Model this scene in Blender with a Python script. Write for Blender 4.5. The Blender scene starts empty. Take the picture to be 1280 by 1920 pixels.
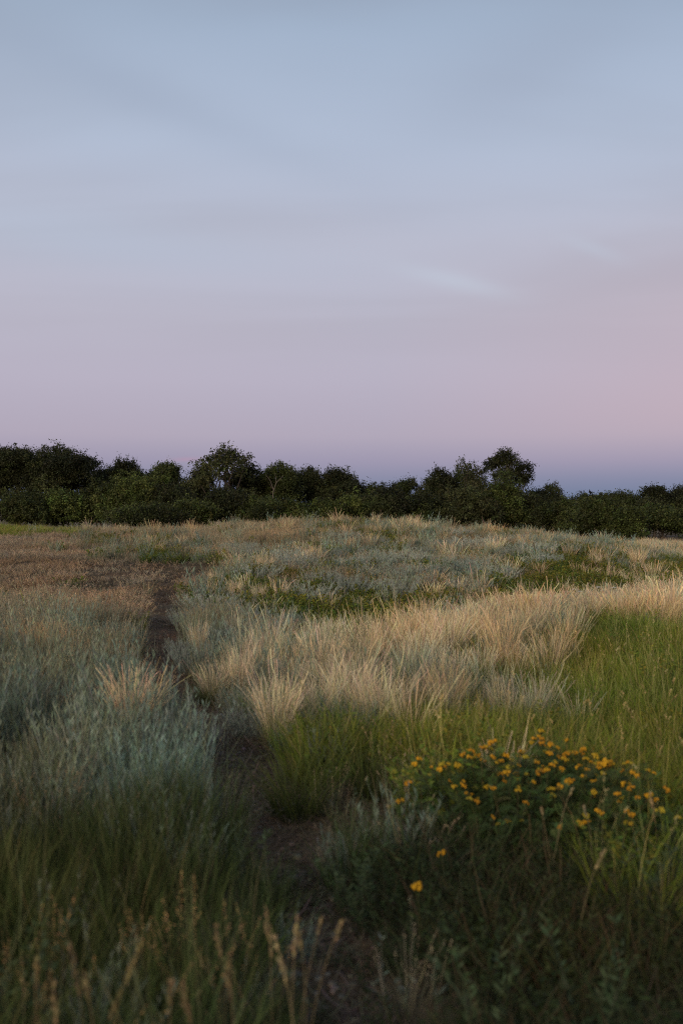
import bpy, math
import numpy as np
from mathutils import Vector

S = bpy.context.scene
COL = S.collection
RNG = np.random.default_rng(11)

# ------------------------------------------------------------------ camera, sky, sun, exposure
EYE = 1.6
FPX = 1867.0                      # focal length in photo pixels (35 mm lens, 1920 px high frame)
cam_d = bpy.data.cameras.new('camera')
cam = bpy.data.objects.new('camera', cam_d)
COL.objects.link(cam)
cam.location = (0, 0, EYE)
cam.rotation_euler = (math.radians(90), 0, 0)
cam_d.sensor_fit = 'VERTICAL'
cam_d.sensor_height = 36.0
cam_d.lens = 35.0
cam_d.clip_start = 0.05
cam_d.clip_end = 6000
cam_d.dof.use_dof = True
cam_d.dof.focus_distance = 30.0
cam_d.dof.aperture_fstop = 2.2
S.camera = cam

SUN_ELEV, SUN_AZ = math.radians(16), math.radians(210)     # the afterglow, low behind the camera (azimuth clockwise from +Y)


def lin(r, g, b):
    f = lambda c: (c / 255) / 12.92 if c / 255 <= 0.04045 else ((c / 255 + 0.055) / 1.055) ** 2.4
    return (f(r), f(g), f(b), 1.0)


class NT:
    """tiny helper to write node trees"""
    def __init__(self, tree):
        self.t = tree
        tree.nodes.clear()

    def n(self, kind, ins=None, **props):
        nd = self.t.nodes.new(kind)
        for k, v in props.items():
            setattr(nd, k, v)
        for k, v in (ins or {}).items():
            sock = nd.inputs[k]
            if isinstance(v, bpy.types.NodeSocket):
                self.t.links.new(v, sock)
            else:
                sock.default_value = v
        return nd

    def math(self, op, a, b=0.0, c=0.0, clamp=False):
        return self.n('ShaderNodeMath', {0: a, 1: b, 2: c}, operation=op, use_clamp=clamp).outputs[0]

    def ramp(self, fac, stops, interp='LINEAR'):
        nd = self.n('ShaderNodeValToRGB', {0: fac})
        cr = nd.color_ramp
        cr.interpolation = interp
        while len(cr.elements) > 1:
            cr.elements.remove(cr.elements[-1])
        cr.elements[0].position = stops[0][0]
        cr.elements[0].color = stops[0][1]
        for p, c in stops[1:]:
            cr.elements.new(p).color = c
        return nd.outputs[0]

    def mix(self, fac, a, b, mode='MIX'):
        return self.n('ShaderNodeMix', {0: fac, 6: a, 7: b}, data_type='RGBA', blend_type=mode).outputs[2]


world = bpy.data.worlds.new('World')
S.world = world
world.use_nodes = True
W = NT(world.node_tree)
tc = W.n('ShaderNodeTexCoord').outputs['Generated']
sep = W.n('ShaderNodeSeparateXYZ', {0: tc})
dx, dy, dz = sep.outputs
zz = W.math('MAXIMUM', dz, 0.0)
# twilight on the side away from the sun: earth shadow, pink belt, lilac, blue grey
east = W.ramp(zz, [
    (0.000, lin(108, 122, 152)), (0.016, lin(117, 129, 157)), (0.030, lin(134, 138, 164)),
    (0.050, lin(158, 152, 175)), (0.076, lin(177, 168, 185)), (0.130, lin(184, 178, 195)),
    (0.190, lin(186, 184, 200)), (0.260, lin(186, 189, 206)), (0.345, lin(178, 190, 211)),
    (0.440, lin(163, 180, 203)), (0.600, lin(142, 158, 184)), (1.000, lin(116, 132, 160))])
# afterglow on the side of the sun
west = W.ramp(zz, [
    (0.000, lin(255, 190, 140)), (0.060, lin(252, 200, 158)), (0.160, lin(232, 200, 184)),
    (0.300, lin(206, 202, 208)), (0.600, lin(150, 164, 188)), (1.000, lin(112, 130, 160))])
side = W.math('MULTIPLY_ADD', dy, -0.9, 0.2, True)
sky = W.mix(side, east, west)
# the belt is pinker towards the right
rx = W.math('MULTIPLY_ADD', dx, 2.6, -0.10, True)
low = W.ramp(zz, [(0.03, (0, 0, 0, 1)), (0.10, (1, 1, 1, 1)), (0.17, (.75, .75, .75, 1)), (0.30, (0, 0, 0, 1))], 'EASE')
sky = W.mix(W.math('MULTIPLY', W.math('MULTIPLY', rx, low), 0.50), sky, lin(208, 178, 184))
# thin high cloud, laid out on a flat layer overhead
inv = W.math('DIVIDE', 1.0, W.math('ADD', zz, 0.10))
cv = W.n('ShaderNodeCombineXYZ', {0: W.math('MULTIPLY', dx, inv), 1: W.math('MULTIPLY', dy, inv), 2: 0.0}).outputs[0]
mp = W.n('ShaderNodeMapping', {0: cv, 2: (0, 0, math.radians(35)), 3: (0.5, 1.0, 1.0)}).outputs[0]
n1 = W.n('ShaderNodeTexNoise', {'Vector': mp, 'Scale': 1.0, 'Detail': 4.0, 'Roughness': 0.46, 'Distortion': 0.6}).outputs[0]
mp2 = W.n('ShaderNodeMapping', {0: cv, 1: (3.1, 7.7, 0), 2: (0, 0, math.radians(20)), 3: (0.5, 1.5, 1.0)}).outputs[0]
n2 = W.n('ShaderNodeTexNoise', {'Vector': mp2, 'Scale': 0.9, 'Detail': 2.0, 'Roughness': 0.45, 'Distortion': 0.4}).outputs[0]
cl = W.math('ADD', W.math('MULTIPLY', n1, 0.65), W.math('MULTIPLY', n2, 0.35))
cf = W.ramp(cl, [(0.38, (0, 0, 0, 1)), (0.62, (1, 1, 1, 1))], 'EASE')
fade = W.ramp(zz, [(0.10, (0, 0, 0, 1)), (0.30, (1, 1, 1, 1))], 'EASE')
cfm = W.math('MULTIPLY', cf, fade)
sky = W.mix(W.math('MULTIPLY', cfm, 0.75), sky, W.mix(1.0, sky, (0.82, 0.79, 0.775, 1), 'MULTIPLY'))


def streak(px, py, length, width, ang, amount, colour):
    """one soft wisp of cloud at its own direction in the sky"""
    global sky
    u = W.math('SUBTRACT', W.math('DIVIDE', dx, W.math('MAXIMUM', dy, 0.05)), (px - 640) / FPX)
    v = W.math('SUBTRACT', W.math('DIVIDE', dz, W.math('MAXIMUM', dy, 0.05)), (960 - py) / FPX)
    a = math.radians(ang)
    p = W.math('ADD', W.math('MULTIPLY', u, math.cos(a)), W.math('MULTIPLY', v, math.sin(a)))
    q = W.math('SUBTRACT', W.math('MULTIPLY', v, math.cos(a)), W.math('MULTIPLY', u, math.sin(a)))
    q = W.math('ADD', q, W.math('MULTIPLY', W.math('SUBTRACT', n2, 0.5), width / FPX * 1.6))
    e = W.math('ADD', W.math('POWER', W.math('MULTIPLY', p, FPX / length), 2.0), W.math('POWER', W.math('ABSOLUTE', W.math('MULTIPLY', q, FPX / width)), 2.0))
    g = W.math('EXPONENT', W.math('MULTIPLY', e, -1.0))
    sky = W.mix(W.math('MULTIPLY', g, amount), sky, colour)


streak(850, 530, 105, 17, -13, 0.42, lin(194, 204, 219))
streak(1110, 468, 60, 14, -20, 0.30, lin(190, 200, 217))
streak(140, 440, 460, 60, -8, 0.45, lin(182, 195, 215))
streak(250, 165, 420, 46, -24, 0.2, lin(146, 158, 180))
streak(1010, 120, 260, 90, 30, 0.22, lin(148, 156, 176))
streak(350, 861, 26, 4, 2, 0.5, lin(182, 148, 172))
bg1 = W.n('ShaderNodeBackground', {0: sky, 1: 1.0}).outputs[0]
nish = W.n('ShaderNodeTexSky', sky_type='NISHITA', sun_disc=False, sun_elevation=SUN_ELEV, sun_rotation=SUN_AZ).outputs[0]
bg2 = W.n('ShaderNodeBackground', {0: nish, 1: 0.0}).outputs[0]
NISH_BG = bg2.node
W.n('ShaderNodeOutputWorld', {0: W.n('ShaderNodeAddShader', {0: bg1, 1: bg2}).outputs[0]})

sun_d = bpy.data.lights.new('sun', 'SUN')
sun_d.energy = 3.1
sun_d.angle = math.radians(36)
sun_d.color = (1.0, 0.85, 0.66)
sun = bpy.data.objects.new('sun', sun_d)
COL.objects.link(sun)
to_sun = Vector((math.sin(SUN_AZ) * math.cos(SUN_ELEV), math.cos(SUN_AZ) * math.cos(SUN_ELEV), math.sin(SUN_ELEV)))
sun.rotation_euler = to_sun.to_track_quat('Z', 'Y').to_euler()

S.view_settings.view_transform = 'Standard'
S.view_settings.look = 'None'
S.view_settings.exposure = 0.0
S.view_settings.gamma = 1.0
S.view_settings.use_curve_mapping = False
S.render.engine = 'CYCLES'
S.cycles.max_bounces = 6
S.cycles.diffuse_bounces = 3
S.cycles.transmission_bounces = 3
S.cycles.use_denoising = False
S.render.film_transparent = False
S.cycles.filter_width = 1.15


# ------------------------------------------------------------------ noise and terrain
def _h(i, j, s):
    v = np.sin(i * 127.1 + j * 311.7 + s * 74.7) * 43758.5453
    return v - np.floor(v)


def vnoise(x, y, s=0):
    i, j = np.floor(x), np.floor(y)
    f, g = x - i, y - j
    f, g = f * f * (3 - 2 * f), g * g * (3 - 2 * g)
    a, b, c, d = _h(i, j, s), _h(i + 1, j, s), _h(i, j + 1, s), _h(i + 1, j + 1, s)
    return (a * (1 - f) + b * f) * (1 - g) + (c * (1 - f) + d * f) * g


def fbm(x, y, s=0, o=4):
    t, a, n = 0.0, 0.5, 0.0
    for k in range(o):
        t = t + a * vnoise(x * 2 ** k, y * 2 ** k, s + k)
        n += a
        a *= 0.5
    return t / n


def sstep(a, b, x):
    t = np.clip((x - a) / (b - a), 0, 1)
    return t * t * (3 - 2 * t)


# surveyed points: image column, image row, distance, plant height standing on it there
SURVEY = [
    (640, 1900, 3.2, 0), (600, 1750, 3.8, 0), (545, 1620, 4.5, 0), (495, 1520, 5.3, 0), (450, 1430, 6.3, 0),
    (415, 1370, 7.2, 0), (345, 1310, 8.3, 0), (312, 1260, 9.7, 0), (308, 1200, 12, 0), (308, 1150, 14.8, 0),
    (312, 1105, 18.5, 0), (330, 1085, 20.5, 0),
    (100, 1040, 23.5, .08), (100, 1010, 27, .26), (0, 1000, 29, .28), (230, 1003, 28.5, .36), (190, 1075, 20.5, .05),
    (-200, 1000, 29, .28), (-200, 1045, 23.5, .1), (60, 1100, 18.5, .2), (-200, 1100, 18.5, .2),
    (480, 1062, 19.5, .25), (400, 1032, 23.5, .2), (340, 1016, 26, .34), (480, 1000, 27, .3), (560, 980, 30, .34), (640, 971, 31, .30),
    (760, 976, 31.5, .37), (900, 985, 32, .38), (1050, 996, 33, .40), (1200, 1013, 34, .44), (1280, 1032, 34, .44), (1400, 1052, 35, .4),
    (640, 1040, 22.5, .25), (640, 1090, 18.2, .25), (520, 1120, 16, .3), (640, 1170, 14.5, .3), (770, 1152, 15, .3), (900, 1122, 17, .3),
    (1000, 1112, 18, .3), (1100, 1092, 19.5, .3), (900, 1060, 22, .25), (1100, 1050, 24, .25), (1250, 1062, 25, .25), (1400, 1080, 25, .25),
    (600, 1232, 9.4, .45), (720, 1190, 10.3, .45), (850, 1160, 11, .45), (1050, 1135, 12.5, .45), (1280, 1108, 13.5, .45), (1400, 1095, 14, .45),
    (1280, 1260, 8.5, .4), (1050, 1300, 7.8, .4),
]
CX, CY, CZ = [], [], []
for px, py, d, h in SURVEY:
    CX.append((px - 640) / FPX * d)
    CY.append(d)
    CZ.append(EYE - (py - 960) / FPX * d - h)
for x, y, z in [(-2.2, 6, .04), (-3, 10, .08), (-4.2, 14, .14), (-1.5, 3, .0), (1.5, 3, -.02), (1.2, 4.7, -.06), (2.5, 5, -.08), (3, 2, 0), (-3, 2, 0),
                (0, -4, 0), (-8, -4, 0), (8, -4, 0), (0, -25, 0), (-25, -10, .1), (25, -10, 0), (-12, 8, .1), (12, 8, 0),
                (-15, 45, .70), (-8, 45, .35), (0, 46, .15), (8, 47, 0), (15, 48, -.3), (25, 50, -.5), (-26, 50, .8), (-20, 70, .6), (0, 70, -.2), (20, 70, -.3), (40, 70, -.3), (-40, 70, .6),
                (-30, 28, .9), (30, 32, .0)]:
    CX.append(x), CY.append(y), CZ.append(z)
CX, CY, CZ = map(np.array, (CX, CY, CZ))


def _tps(r2):
    return 0.5 * r2 * np.log(r2 + 1e-9)


_n = len(CX)
_K = _tps((CX[:, None] - CX) ** 2 + (CY[:, None] - CY) ** 2) + np.eye(_n) * 0.05
_P = np.stack([np.ones(_n), CX, CY], 1)
_A = np.block([[_K, _P], [_P.T, np.zeros((3, 3))]])
_w = np.linalg.solve(_A, np.concatenate([CZ, np.zeros(3)]))

PATH_PX = [(660, 2150, 2.35), (640, 1900, 3.2), (605, 1750, 3.8), (548, 1620, 4.5), (500, 1520, 5.3), (455, 1430, 6.3), (418, 1370, 7.2), (348, 1310, 8.3), (314, 1260, 9.7),
           (308, 1200, 12), (309, 1150, 14.8), (313, 1108, 18.2), (335, 1088, 20.2), (390, 1072, 21.6)]
PATH = np.array([((px - 640) / FPX * d, d) for px, py, d in PATH_PX])
PATH = np.concatenate([[(0.25, -3.0), (0.1, 0.5)], PATH])
SIDE = np.array([((px - 640) / FPX * d, d) for px, d in [(392, 21.5), (340, 20.6), (270, 20.8), (215, 21.4)]])


def smooth_line(P, n=12):
    out = []
    Q = np.concatenate([[2 * P[0] - P[1]], P, [2 * P[-1] - P[-2]]])
    for i in range(1, len(Q) - 2):
        p0, p1, p2, p3 = Q[i - 1:i + 3]
        for t in np.linspace(0, 1, n, endpoint=False):
            out.append(0.5 * (2 * p1 + (p2 - p0) * t + (2 * p0 - 5 * p1 + 4 * p2 - p3) * t * t + (3 * p1 - p0 - 3 * p2 + p3) * t ** 3))
    out.append(P[-1])
    return np.array(out)


PLINE = smooth_line(PATH)
SLINE = smooth_line(SIDE)


def line_dist(x, y, L):
    best = np.full(np.shape(x), 1e9)
    for a, b in zip(L[:-1], L[1:]):
        ab = b - a
        t = np.clip(((x - a[0]) * ab[0] + (y - a[1]) * ab[1]) / (ab @ ab + 1e-12), 0, 1)
        best = np.minimum(best, (x - a[0] - t * ab[0]) ** 2 + (y - a[1] - t * ab[1]) ** 2)
    return np.sqrt(best)


def ground_z(x, y, bumps=True):
    x, y = np.asarray(x, float), np.asarray(y, float)
    sh = x.shape
    x, y = x.ravel(), y.ravel()
    r = np.hypot(x, y)
    k = np.minimum(1, 75 / np.maximum(r, 1e-6))
    xs, ys = x * k, y * k
    z = np.empty(len(x))
    for i in range(0, len(x), 40000):
        a, b = xs[i:i + 40000], ys[i:i + 40000]
        z[i:i + 40000] = _tps((a[:, None] - CX) ** 2 + (b[:, None] - CY) ** 2) @ _w[:_n] + _w[_n] + a * _w[_n + 1] + b * _w[_n + 2]
    far = sstep(60, 160, r)
    z = np.clip(z, -0.8, 2.0) * (1 - far) + (-0.5) * far
    if bumps:
        z += (fbm(x * .55, y * .55, 3) - .5) * .22 * sstep(3, 14, r) * (1 - far)
        z += (fbm(x * 2.2, y * 2.2, 9, 3) - .5) * .07 * (1 - far)
    near = r < 30
    if near.any():
        dp = line_dist(x[near], y[near], PLINE)
        z[near] -= .055 * (1 - sstep(.05, .40, dp))
    return z.reshape(sh)


_dd = np.geomspace(1.2, 110, 900)


def pix(px, py, h=0.0, d=None):
    """ground point seen at a column and row of the photograph (optionally at canopy height h)"""
    if d is None:
        z = ground_z((px - 640) / FPX * _dd, _dd) + h
        ray = EYE - (py - 960) / FPX * _dd
        hit = np.nonzero(ray <= z)[0]
        d = _dd[hit[0]] if len(hit) else 40.0
    x = (px - 640) / FPX * d
    return np.array([x, d, float(ground_z(np.array([x]), np.array([d]))[0])])


# ------------------------------------------------------------------ mesh helpers
class MB:
    """collects ribbons, quads and tubes with a colour per vertex, and links them as ONE mesh"""
    def __init__(self):
        self.v, self.f, self.c, self.n = [], [], [], 0

    def _add(self, v, f, c):
        v = np.asarray(v, float).reshape(-1, 3)
        self.v.append(v)
        self.c.append(np.broadcast_to(np.asarray(c, float), v.shape) if np.ndim(c) < 2 else np.asarray(c, float).reshape(-1, 3))
        self.f.append(np.asarray(f, int) + self.n)
        self.n += len(v)

    def ribbons(self, P, Wd, side, colr):
        """P (N,S,3) centre lines, Wd (N,S) half widths, side (N,3) or (N,S,3), colr (N,S,3)"""
        N, Sg = P.shape[:2]
        if side.ndim == 2:
            side = side[:, None, :]
        L, R = P - side * Wd[..., None], P + side * Wd[..., None]
        v = np.stack([L, R], 2).reshape(N, Sg * 2, 3)
        c = np.repeat(colr[:, :, None, :], 2, 2).reshape(N, Sg * 2, 3)
        base = np.arange(N)[:, None] * (Sg * 2)
        fs = []
        for s in range(Sg - 1):
            fs.append(np.concatenate([base + 2 * s, base + 2 * s + 1, base + 2 * s + 3, base + 2 * s + 2], 1))
        self._add(v.reshape(-1, 3), np.concatenate(fs), c.reshape(-1, 3))

    def leaves(self, C, U, V, colr):
        """pointed leaf quads: centre, half length vector, half width vector"""
        N = len(C)
        v = np.stack([C - U, C + V * 1.0 - U * .1, C + U, C - V * 1.0 - U * .1], 1)
        f = np.arange(N * 4).reshape(N, 4)
        self._add(v.reshape(-1, 3), f, np.repeat(colr, 4, 0))

    def tube(self, pts, rad, colr, n=6):
        pts, rad = np.asarray(pts, float), np.asarray(rad, float)
        t = np.gradient(pts, axis=0)
        t /= np.linalg.norm(t, axis=1, keepdims=True) + 1e-9
        ref = np.array([.31, .95, .05])
        a = np.cross(t, ref)
        a /= np.linalg.norm(a, axis=1, keepdims=True) + 1e-9
        b = np.cross(t, a)
        th = np.linspace(0, 2 * np.pi, n, endpoint=False)
        v = pts[:, None, :] + rad[:, None, None] * (a[:, None] * np.cos(th)[None, :, None] + b[:, None] * np.sin(th)[None, :, None])
        f = []
        for i in range(len(pts) - 1):
            for j in range(n):
                k = (j + 1) % n
                f.append((i * n + j, i * n + k, (i + 1) * n + k, (i + 1) * n + j))
        self._add(v.reshape(-1, 3), f, colr)

    def mesh(self, name, mat):
        V, C = np.concatenate(self.v), np.concatenate(self.c)
        F = np.concatenate(self.f)
        me = bpy.data.meshes.new(name)
        me.vertices.add(len(V))
        me.vertices.foreach_set('co', V.astype(np.float32).ravel())
        me.loops.add(F.size)
        me.loops.foreach_set('vertex_index', F.astype(np.int32).ravel())
        me.polygons.add(len(F))
        me.polygons.foreach_set('loop_start', (np.arange(len(F)) * F.shape[1]).astype(np.int32))
        me.update(calc_edges=True)
        at = me.color_attributes.new('col', 'FLOAT_COLOR', 'POINT')
        at.data.foreach_set('color', np.concatenate([C, np.ones((len(C), 1))], 1).astype(np.float32).ravel())
        me.materials.append(mat)
        me.validate()
        return me


def link(name, me, loc=(0, 0, 0), rz=0.0, sc=1.0, parent=None):
    o = bpy.data.objects.new(name, me)
    o.location = [float(c) for c in loc]
    o.rotation_euler = (0, 0, rz)
    o.scale = (sc, sc, sc) if np.isscalar(sc) else sc
    if parent is not None:
        o.parent = parent
    COL.objects.link(o)
    return o


def tag(o, label, cat, group=None, kind=None):
    o['label'] = label
    o['category'] = cat
    if group:
        o['group'] = group
    if kind:
        o['kind'] = kind
    return o


def setting(o, kind='structure'):
    o['kind'] = kind
    return o


def copy_thing(o, loc, rz, sc=1.0):
    c = o.copy()
    COL.objects.link(c)
    c.location = [float(q) for q in loc]
    c.rotation_euler = (0, 0, rz)
    c.scale = (sc, sc, sc) if np.isscalar(sc) else sc
    for ch in o.children:
        k = ch.copy()
        COL.objects.link(k)
        k.parent = c
    return c


# ------------------------------------------------------------------ materials
def plant_mat(name, scattered, translucent=0.25, rough=0.7):
    m = bpy.data.materials.new(name)
    m.use_nodes = True
    N = NT(m.node_tree)
    c = N.n('ShaderNodeAttribute', attribute_name='col').outputs['Color']
    if scattered:
        tint = N.n('ShaderNodeAttribute', attribute_name='tint', attribute_type='INSTANCER').outputs['Color']
    else:
        tint = N.n('ShaderNodeObjectInfo').outputs['Color']
    c = N.mix(1.0, c, tint, 'MULTIPLY')
    p = N.n('ShaderNodeBsdfPrincipled', {'Base Color': c, 'Roughness': rough, 'Specular IOR Level': 0.18}).outputs[0]
    t = N.n('ShaderNodeBsdfTranslucent', {0: c}).outputs[0]
    N.n('ShaderNodeOutputMaterial', {0: N.n('ShaderNodeMixShader', {0: translucent, 1: p, 2: t}).outputs[0]})
    return m


M_SC = plant_mat('scattered_plant', True)
M_PL = plant_mat('plant', False)
M_LEAF = plant_mat('tree_leaf', False, 0.22, 0.6)
M_BARK = plant_mat('bark', False, 0.0, 0.9)


def soil_mat(name, path):
    m = bpy.data.materials.new(name)
    m.use_nodes = True
    N = NT(m.node_tree)
    pos = N.n('ShaderNodeNewGeometry').outputs['Position']
    a = N.n('ShaderNodeTexNoise', {'Vector': pos, 'Scale': 1.3, 'Detail': 6.0, 'Roughness': 0.62}).outputs[0]
    b = N.n('ShaderNodeTexNoise', {'Vector': pos, 'Scale': 34.0, 'Detail': 5.0, 'Roughness': 0.7}).outputs[0]
    fib = N.n('ShaderNodeTexNoise', {'Vector': N.n('ShaderNodeMapping', {0: pos, 3: (1, 5, 1), 2: (0, 0, .5)}).outputs[0], 'Scale': 40.0, 'Detail': 3.0, 'Distortion': 1.5}).outputs[0]
    if path:
        c0 = N.ramp(a, [(0.35, (.090, .064, .043, 1)), (0.65, (.185, .134, .088, 1))])
        c1 = N.ramp(b, [(0.35, (.55, .52, .5, 1)), (0.7, (1.35, 1.3, 1.25, 1))])
    else:
        c0 = N.ramp(a, [(0.3, (.060, .050, .032, 1)), (0.5, (.135, .104, .068, 1)), (0.72, (.24, .182, .12, 1))])
        c1 = N.ramp(b, [(0.35, (.5, .5, .5, 1)), (0.7, (1.4, 1.35, 1.25, 1))])
    c = N.mix(1.0, c0, c1, 'MULTIPLY')
    lit = N.ramp(fib, [(0.56, (0, 0, 0, 1)), (0.66, (1, 1, 1, 1))])
    c = N.mix(N.math('MULTIPLY', lit, 0.28 if path else 0.5), c, (.17, .125, .075, 1))
    h = N.math('ADD', b, N.math('MULTIPLY', fib, .6))
    bump = N.n('ShaderNodeBump', {'Strength': 0.8, 'Distance': 0.03, 'Height': h}).outputs[0]
    p = N.n('ShaderNodeBsdfPrincipled', {'Base Color': c, 'Roughness': 0.95, 'Specular IOR Level': 0.1, 'Normal': bump}).outputs[0]
    N.n('ShaderNodeOutputMaterial', {0: p})
    return m


def jit(colr, n, rng, br=.22, hue=.10):
    """n variations of a plant colour"""
    c = np.asarray(colr) * (1 + br * rng.standard_normal((n, 1))) * (1 + hue * rng.standard_normal((n, 3)))
    return np.clip(c, .006, .8)


def unit(v):
    return v / (np.linalg.norm(v, axis=-1, keepdims=True) + 1e-9)


# ------------------------------------------------------------------ ground and path
def grid_mesh(name, X, Y, Z, mat):
    nr, nc = X.shape
    V = np.stack([X, Y, Z], -1).reshape(-1, 3)
    i = np.arange(nr - 1)[:, None] * nc + np.arange(nc - 1)[None, :]
    F = np.stack([i, i + nc, i + nc + 1, i + 1], -1).reshape(-1, 4)
    me = bpy.data.meshes.new(name)
    me.from_pydata(V.tolist(), [], F.tolist())
    me.update()
    me.polygons.foreach_set('use_smooth', np.ones(len(F), bool))
    me.materials.append(mat)
    return me


rr = np.concatenate([[0.0], np.geomspace(0.4, 45, 300), np.geomspace(47, 4500, 60)])
th = np.concatenate([np.linspace(-math.pi, -0.62, 50)[:-1], np.linspace(-0.62, 0.62, 190), np.linspace(0.62, math.pi, 50)[1:]])
RR, TT = np.meshgrid(rr, th, indexing='ij')
GX, GY = RR * np.sin(TT), RR * np.cos(TT)
ground = link('ground', grid_mesh('ground', GX, GY, ground_z(GX, GY), soil_mat('steppe_soil', False)))
setting(ground)


def path_sheet(name, L, hw, lift):
    """a worn strip laid a few millimetres over the ground, its ragged edges dipping under"""
    seg = np.concatenate([[0], np.cumsum(np.linalg.norm(np.diff(L, axis=0), axis=1))])
    s = np.arange(0, seg[-1], 0.06)
    cx, cy = np.interp(s, seg, L[:, 0]), np.interp(s, seg, L[:, 1])
    tx, ty = np.gradient(cx), np.gradient(cy)
    ln = np.hypot(tx, ty)
    nx, ny = -ty / ln, tx / ln
    u = np.linspace(-1, 1, 21)
    wdt = hw * (0.85 + 0.5 * fbm(s * 1.3, s * 0, 5, 3))
    X = cx[:, None] + nx[:, None] * u * wdt[:, None]
    Y = cy[:, None] + ny[:, None] * u * wdt[:, None]
    Z = ground_z(X, Y) + lift - 0.03 * sstep(.6, 1, np.abs(u))[None, :] + (fbm(X * 9, Y * 9, 21, 3) - .5) * .016
    return setting(link(name, grid_mesh(name, X, Y, Z, M_PATH)))


M_PATH = soil_mat('worn_soil', True)
path_sheet('footpath', PLINE, .22, .010)
path_sheet('footpath', SLINE, .75, .008)


rng = np.random.default_rng(3)
cb = MB()
for k in range(420):
    q = PLINE[rng.integers(18, len(PLINE) - 30)] + rng.normal(0, .11, 2)
    rd = rng.uniform(.004, .016) * (1 + (rng.uniform() < .06))
    c = np.array([q[0], q[1], float(ground_z(q[:1], q[1:])[0]) + .012])
    dv = unit(rng.standard_normal((8, 3)))
    cube = np.array([[sx, sy, sz] for sx in (-1, 1) for sy in (-1, 1) for sz in (-.6, .6)]) * rd * rng.uniform(.6, 1.1, (8, 3)) + dv * rd * .25
    cb._add(cube + c, [[0, 1, 3, 2], [4, 6, 7, 5], [0, 4, 5, 1], [2, 3, 7, 6], [0, 2, 6, 4], [1, 5, 7, 3]], jit((.16, .13, .10), 1, rng, .3)[0])
setting(link('soil_clods', cb.mesh('soil_clods', M_BARK)), 'stuff')


# ------------------------------------------------------------------ clumps (meshes that the stuff objects scatter)
def add_blades(mb, rng, n, h, spread, lean, curve, w, c0, c1, segs=5, plume=0.0, bend=.15, hv=.25, roots=None, cpow=1.0):
    az = rng.uniform(0, 2 * np.pi, n)
    rad = spread * np.sqrt(rng.uniform(0, 1, n))
    raz = az + rng.normal(0, .8, n)
    if roots is None:
        roots = np.stack([rad * np.cos(raz), rad * np.sin(raz), np.full(n, -.02)], 1)
    H = h * np.clip(1 + hv * rng.standard_normal(n), .35, 1.6)
    ln = np.abs(lean * (0.3 + rng.uniform(0, 1.2, n)))
    cu = curve * rng.uniform(.1, 1.6, n)
    t = np.linspace(0, 1, segs)
    P = np.zeros((n, segs, 3))
    P[:, 0] = roots
    wob = rng.normal(0, bend, (n, segs))
    for k in range(1, segs):
        a = ln + cu * (t[k] ** 1.6) + wob[:, k] * .5
        az_k = az + np.cumsum(wob, 1)[:, k]
        stp = H / (segs - 1)
        P[:, k] = P[:, k - 1] + stp[:, None] * np.stack([np.sin(a) * np.cos(az_k), np.sin(a) * np.sin(az_k), np.cos(a)], 1)
    fa = rng.uniform(0, 2 * np.pi, n)
    side = np.stack([np.cos(fa), np.sin(fa), np.zeros(n)], 1)
    prof = (1 - t ** 2.2) * .9 + .1
    if plume:
        prof = np.where(t > .62, 0.9 + plume * np.sin((t - .62) / .38 * np.pi * .85 + .2), .7)
    Wd = w * .5 * prof[None, :] * rng.uniform(.7, 1.3, (n, 1))
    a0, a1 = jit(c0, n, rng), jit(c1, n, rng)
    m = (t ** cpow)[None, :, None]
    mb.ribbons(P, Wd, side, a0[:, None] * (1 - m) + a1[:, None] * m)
    return P


def add_sprig(mb, rng, P, nleaf, ll, lw, c, up=.8, start=.25):
    """narrow leaves up each stem P (N,S,3)"""
    n, sg = P.shape[:2]
    k = n * nleaf
    si = np.repeat(np.arange(n), nleaf)
    t = rng.uniform(start, 1, k) * (sg - 1)
    i = np.minimum(t.astype(int), sg - 2)
    f = (t - i)[:, None]
    C = P[si, i] * (1 - f) + P[si, i + 1] * f
    az = rng.uniform(0, 2 * np.pi, k)
    upv = rng.normal(up, .3, k)
    D = unit(np.stack([np.cos(az), np.sin(az), upv], 1))
    V = unit(np.cross(D, rng.standard_normal((k, 3))))
    L = ll * rng.uniform(.6, 1.3, k)[:, None] * .5
    mb.leaves(C + D * L, D * L, V * lw * .5, jit(c, k, rng, .18, .07))


def add_seedhead(mb, rng, P, c, ll=.07, n=16, size=.012):
    """drooping spikelets round the upper end of each stalk"""
    m = len(P)
    k = m * n
    si = np.repeat(np.arange(m), n)
    tip, pre = P[si, -1], P[si, -2]
    f = rng.uniform(0, 1, k)[:, None]
    ax = unit(tip - pre)
    C = tip - ax * ll * f
    D = unit(ax + rng.normal(0, .45, (k, 3)))
    L = size * rng.uniform(.6, 1.3, (k, 1)) * .5
    V = unit(np.cross(D, rng.standard_normal((k, 3)))) * size * .16
    mb.leaves(C + D * L, D * L, V, jit(c, k, rng, .2, .06))


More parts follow.
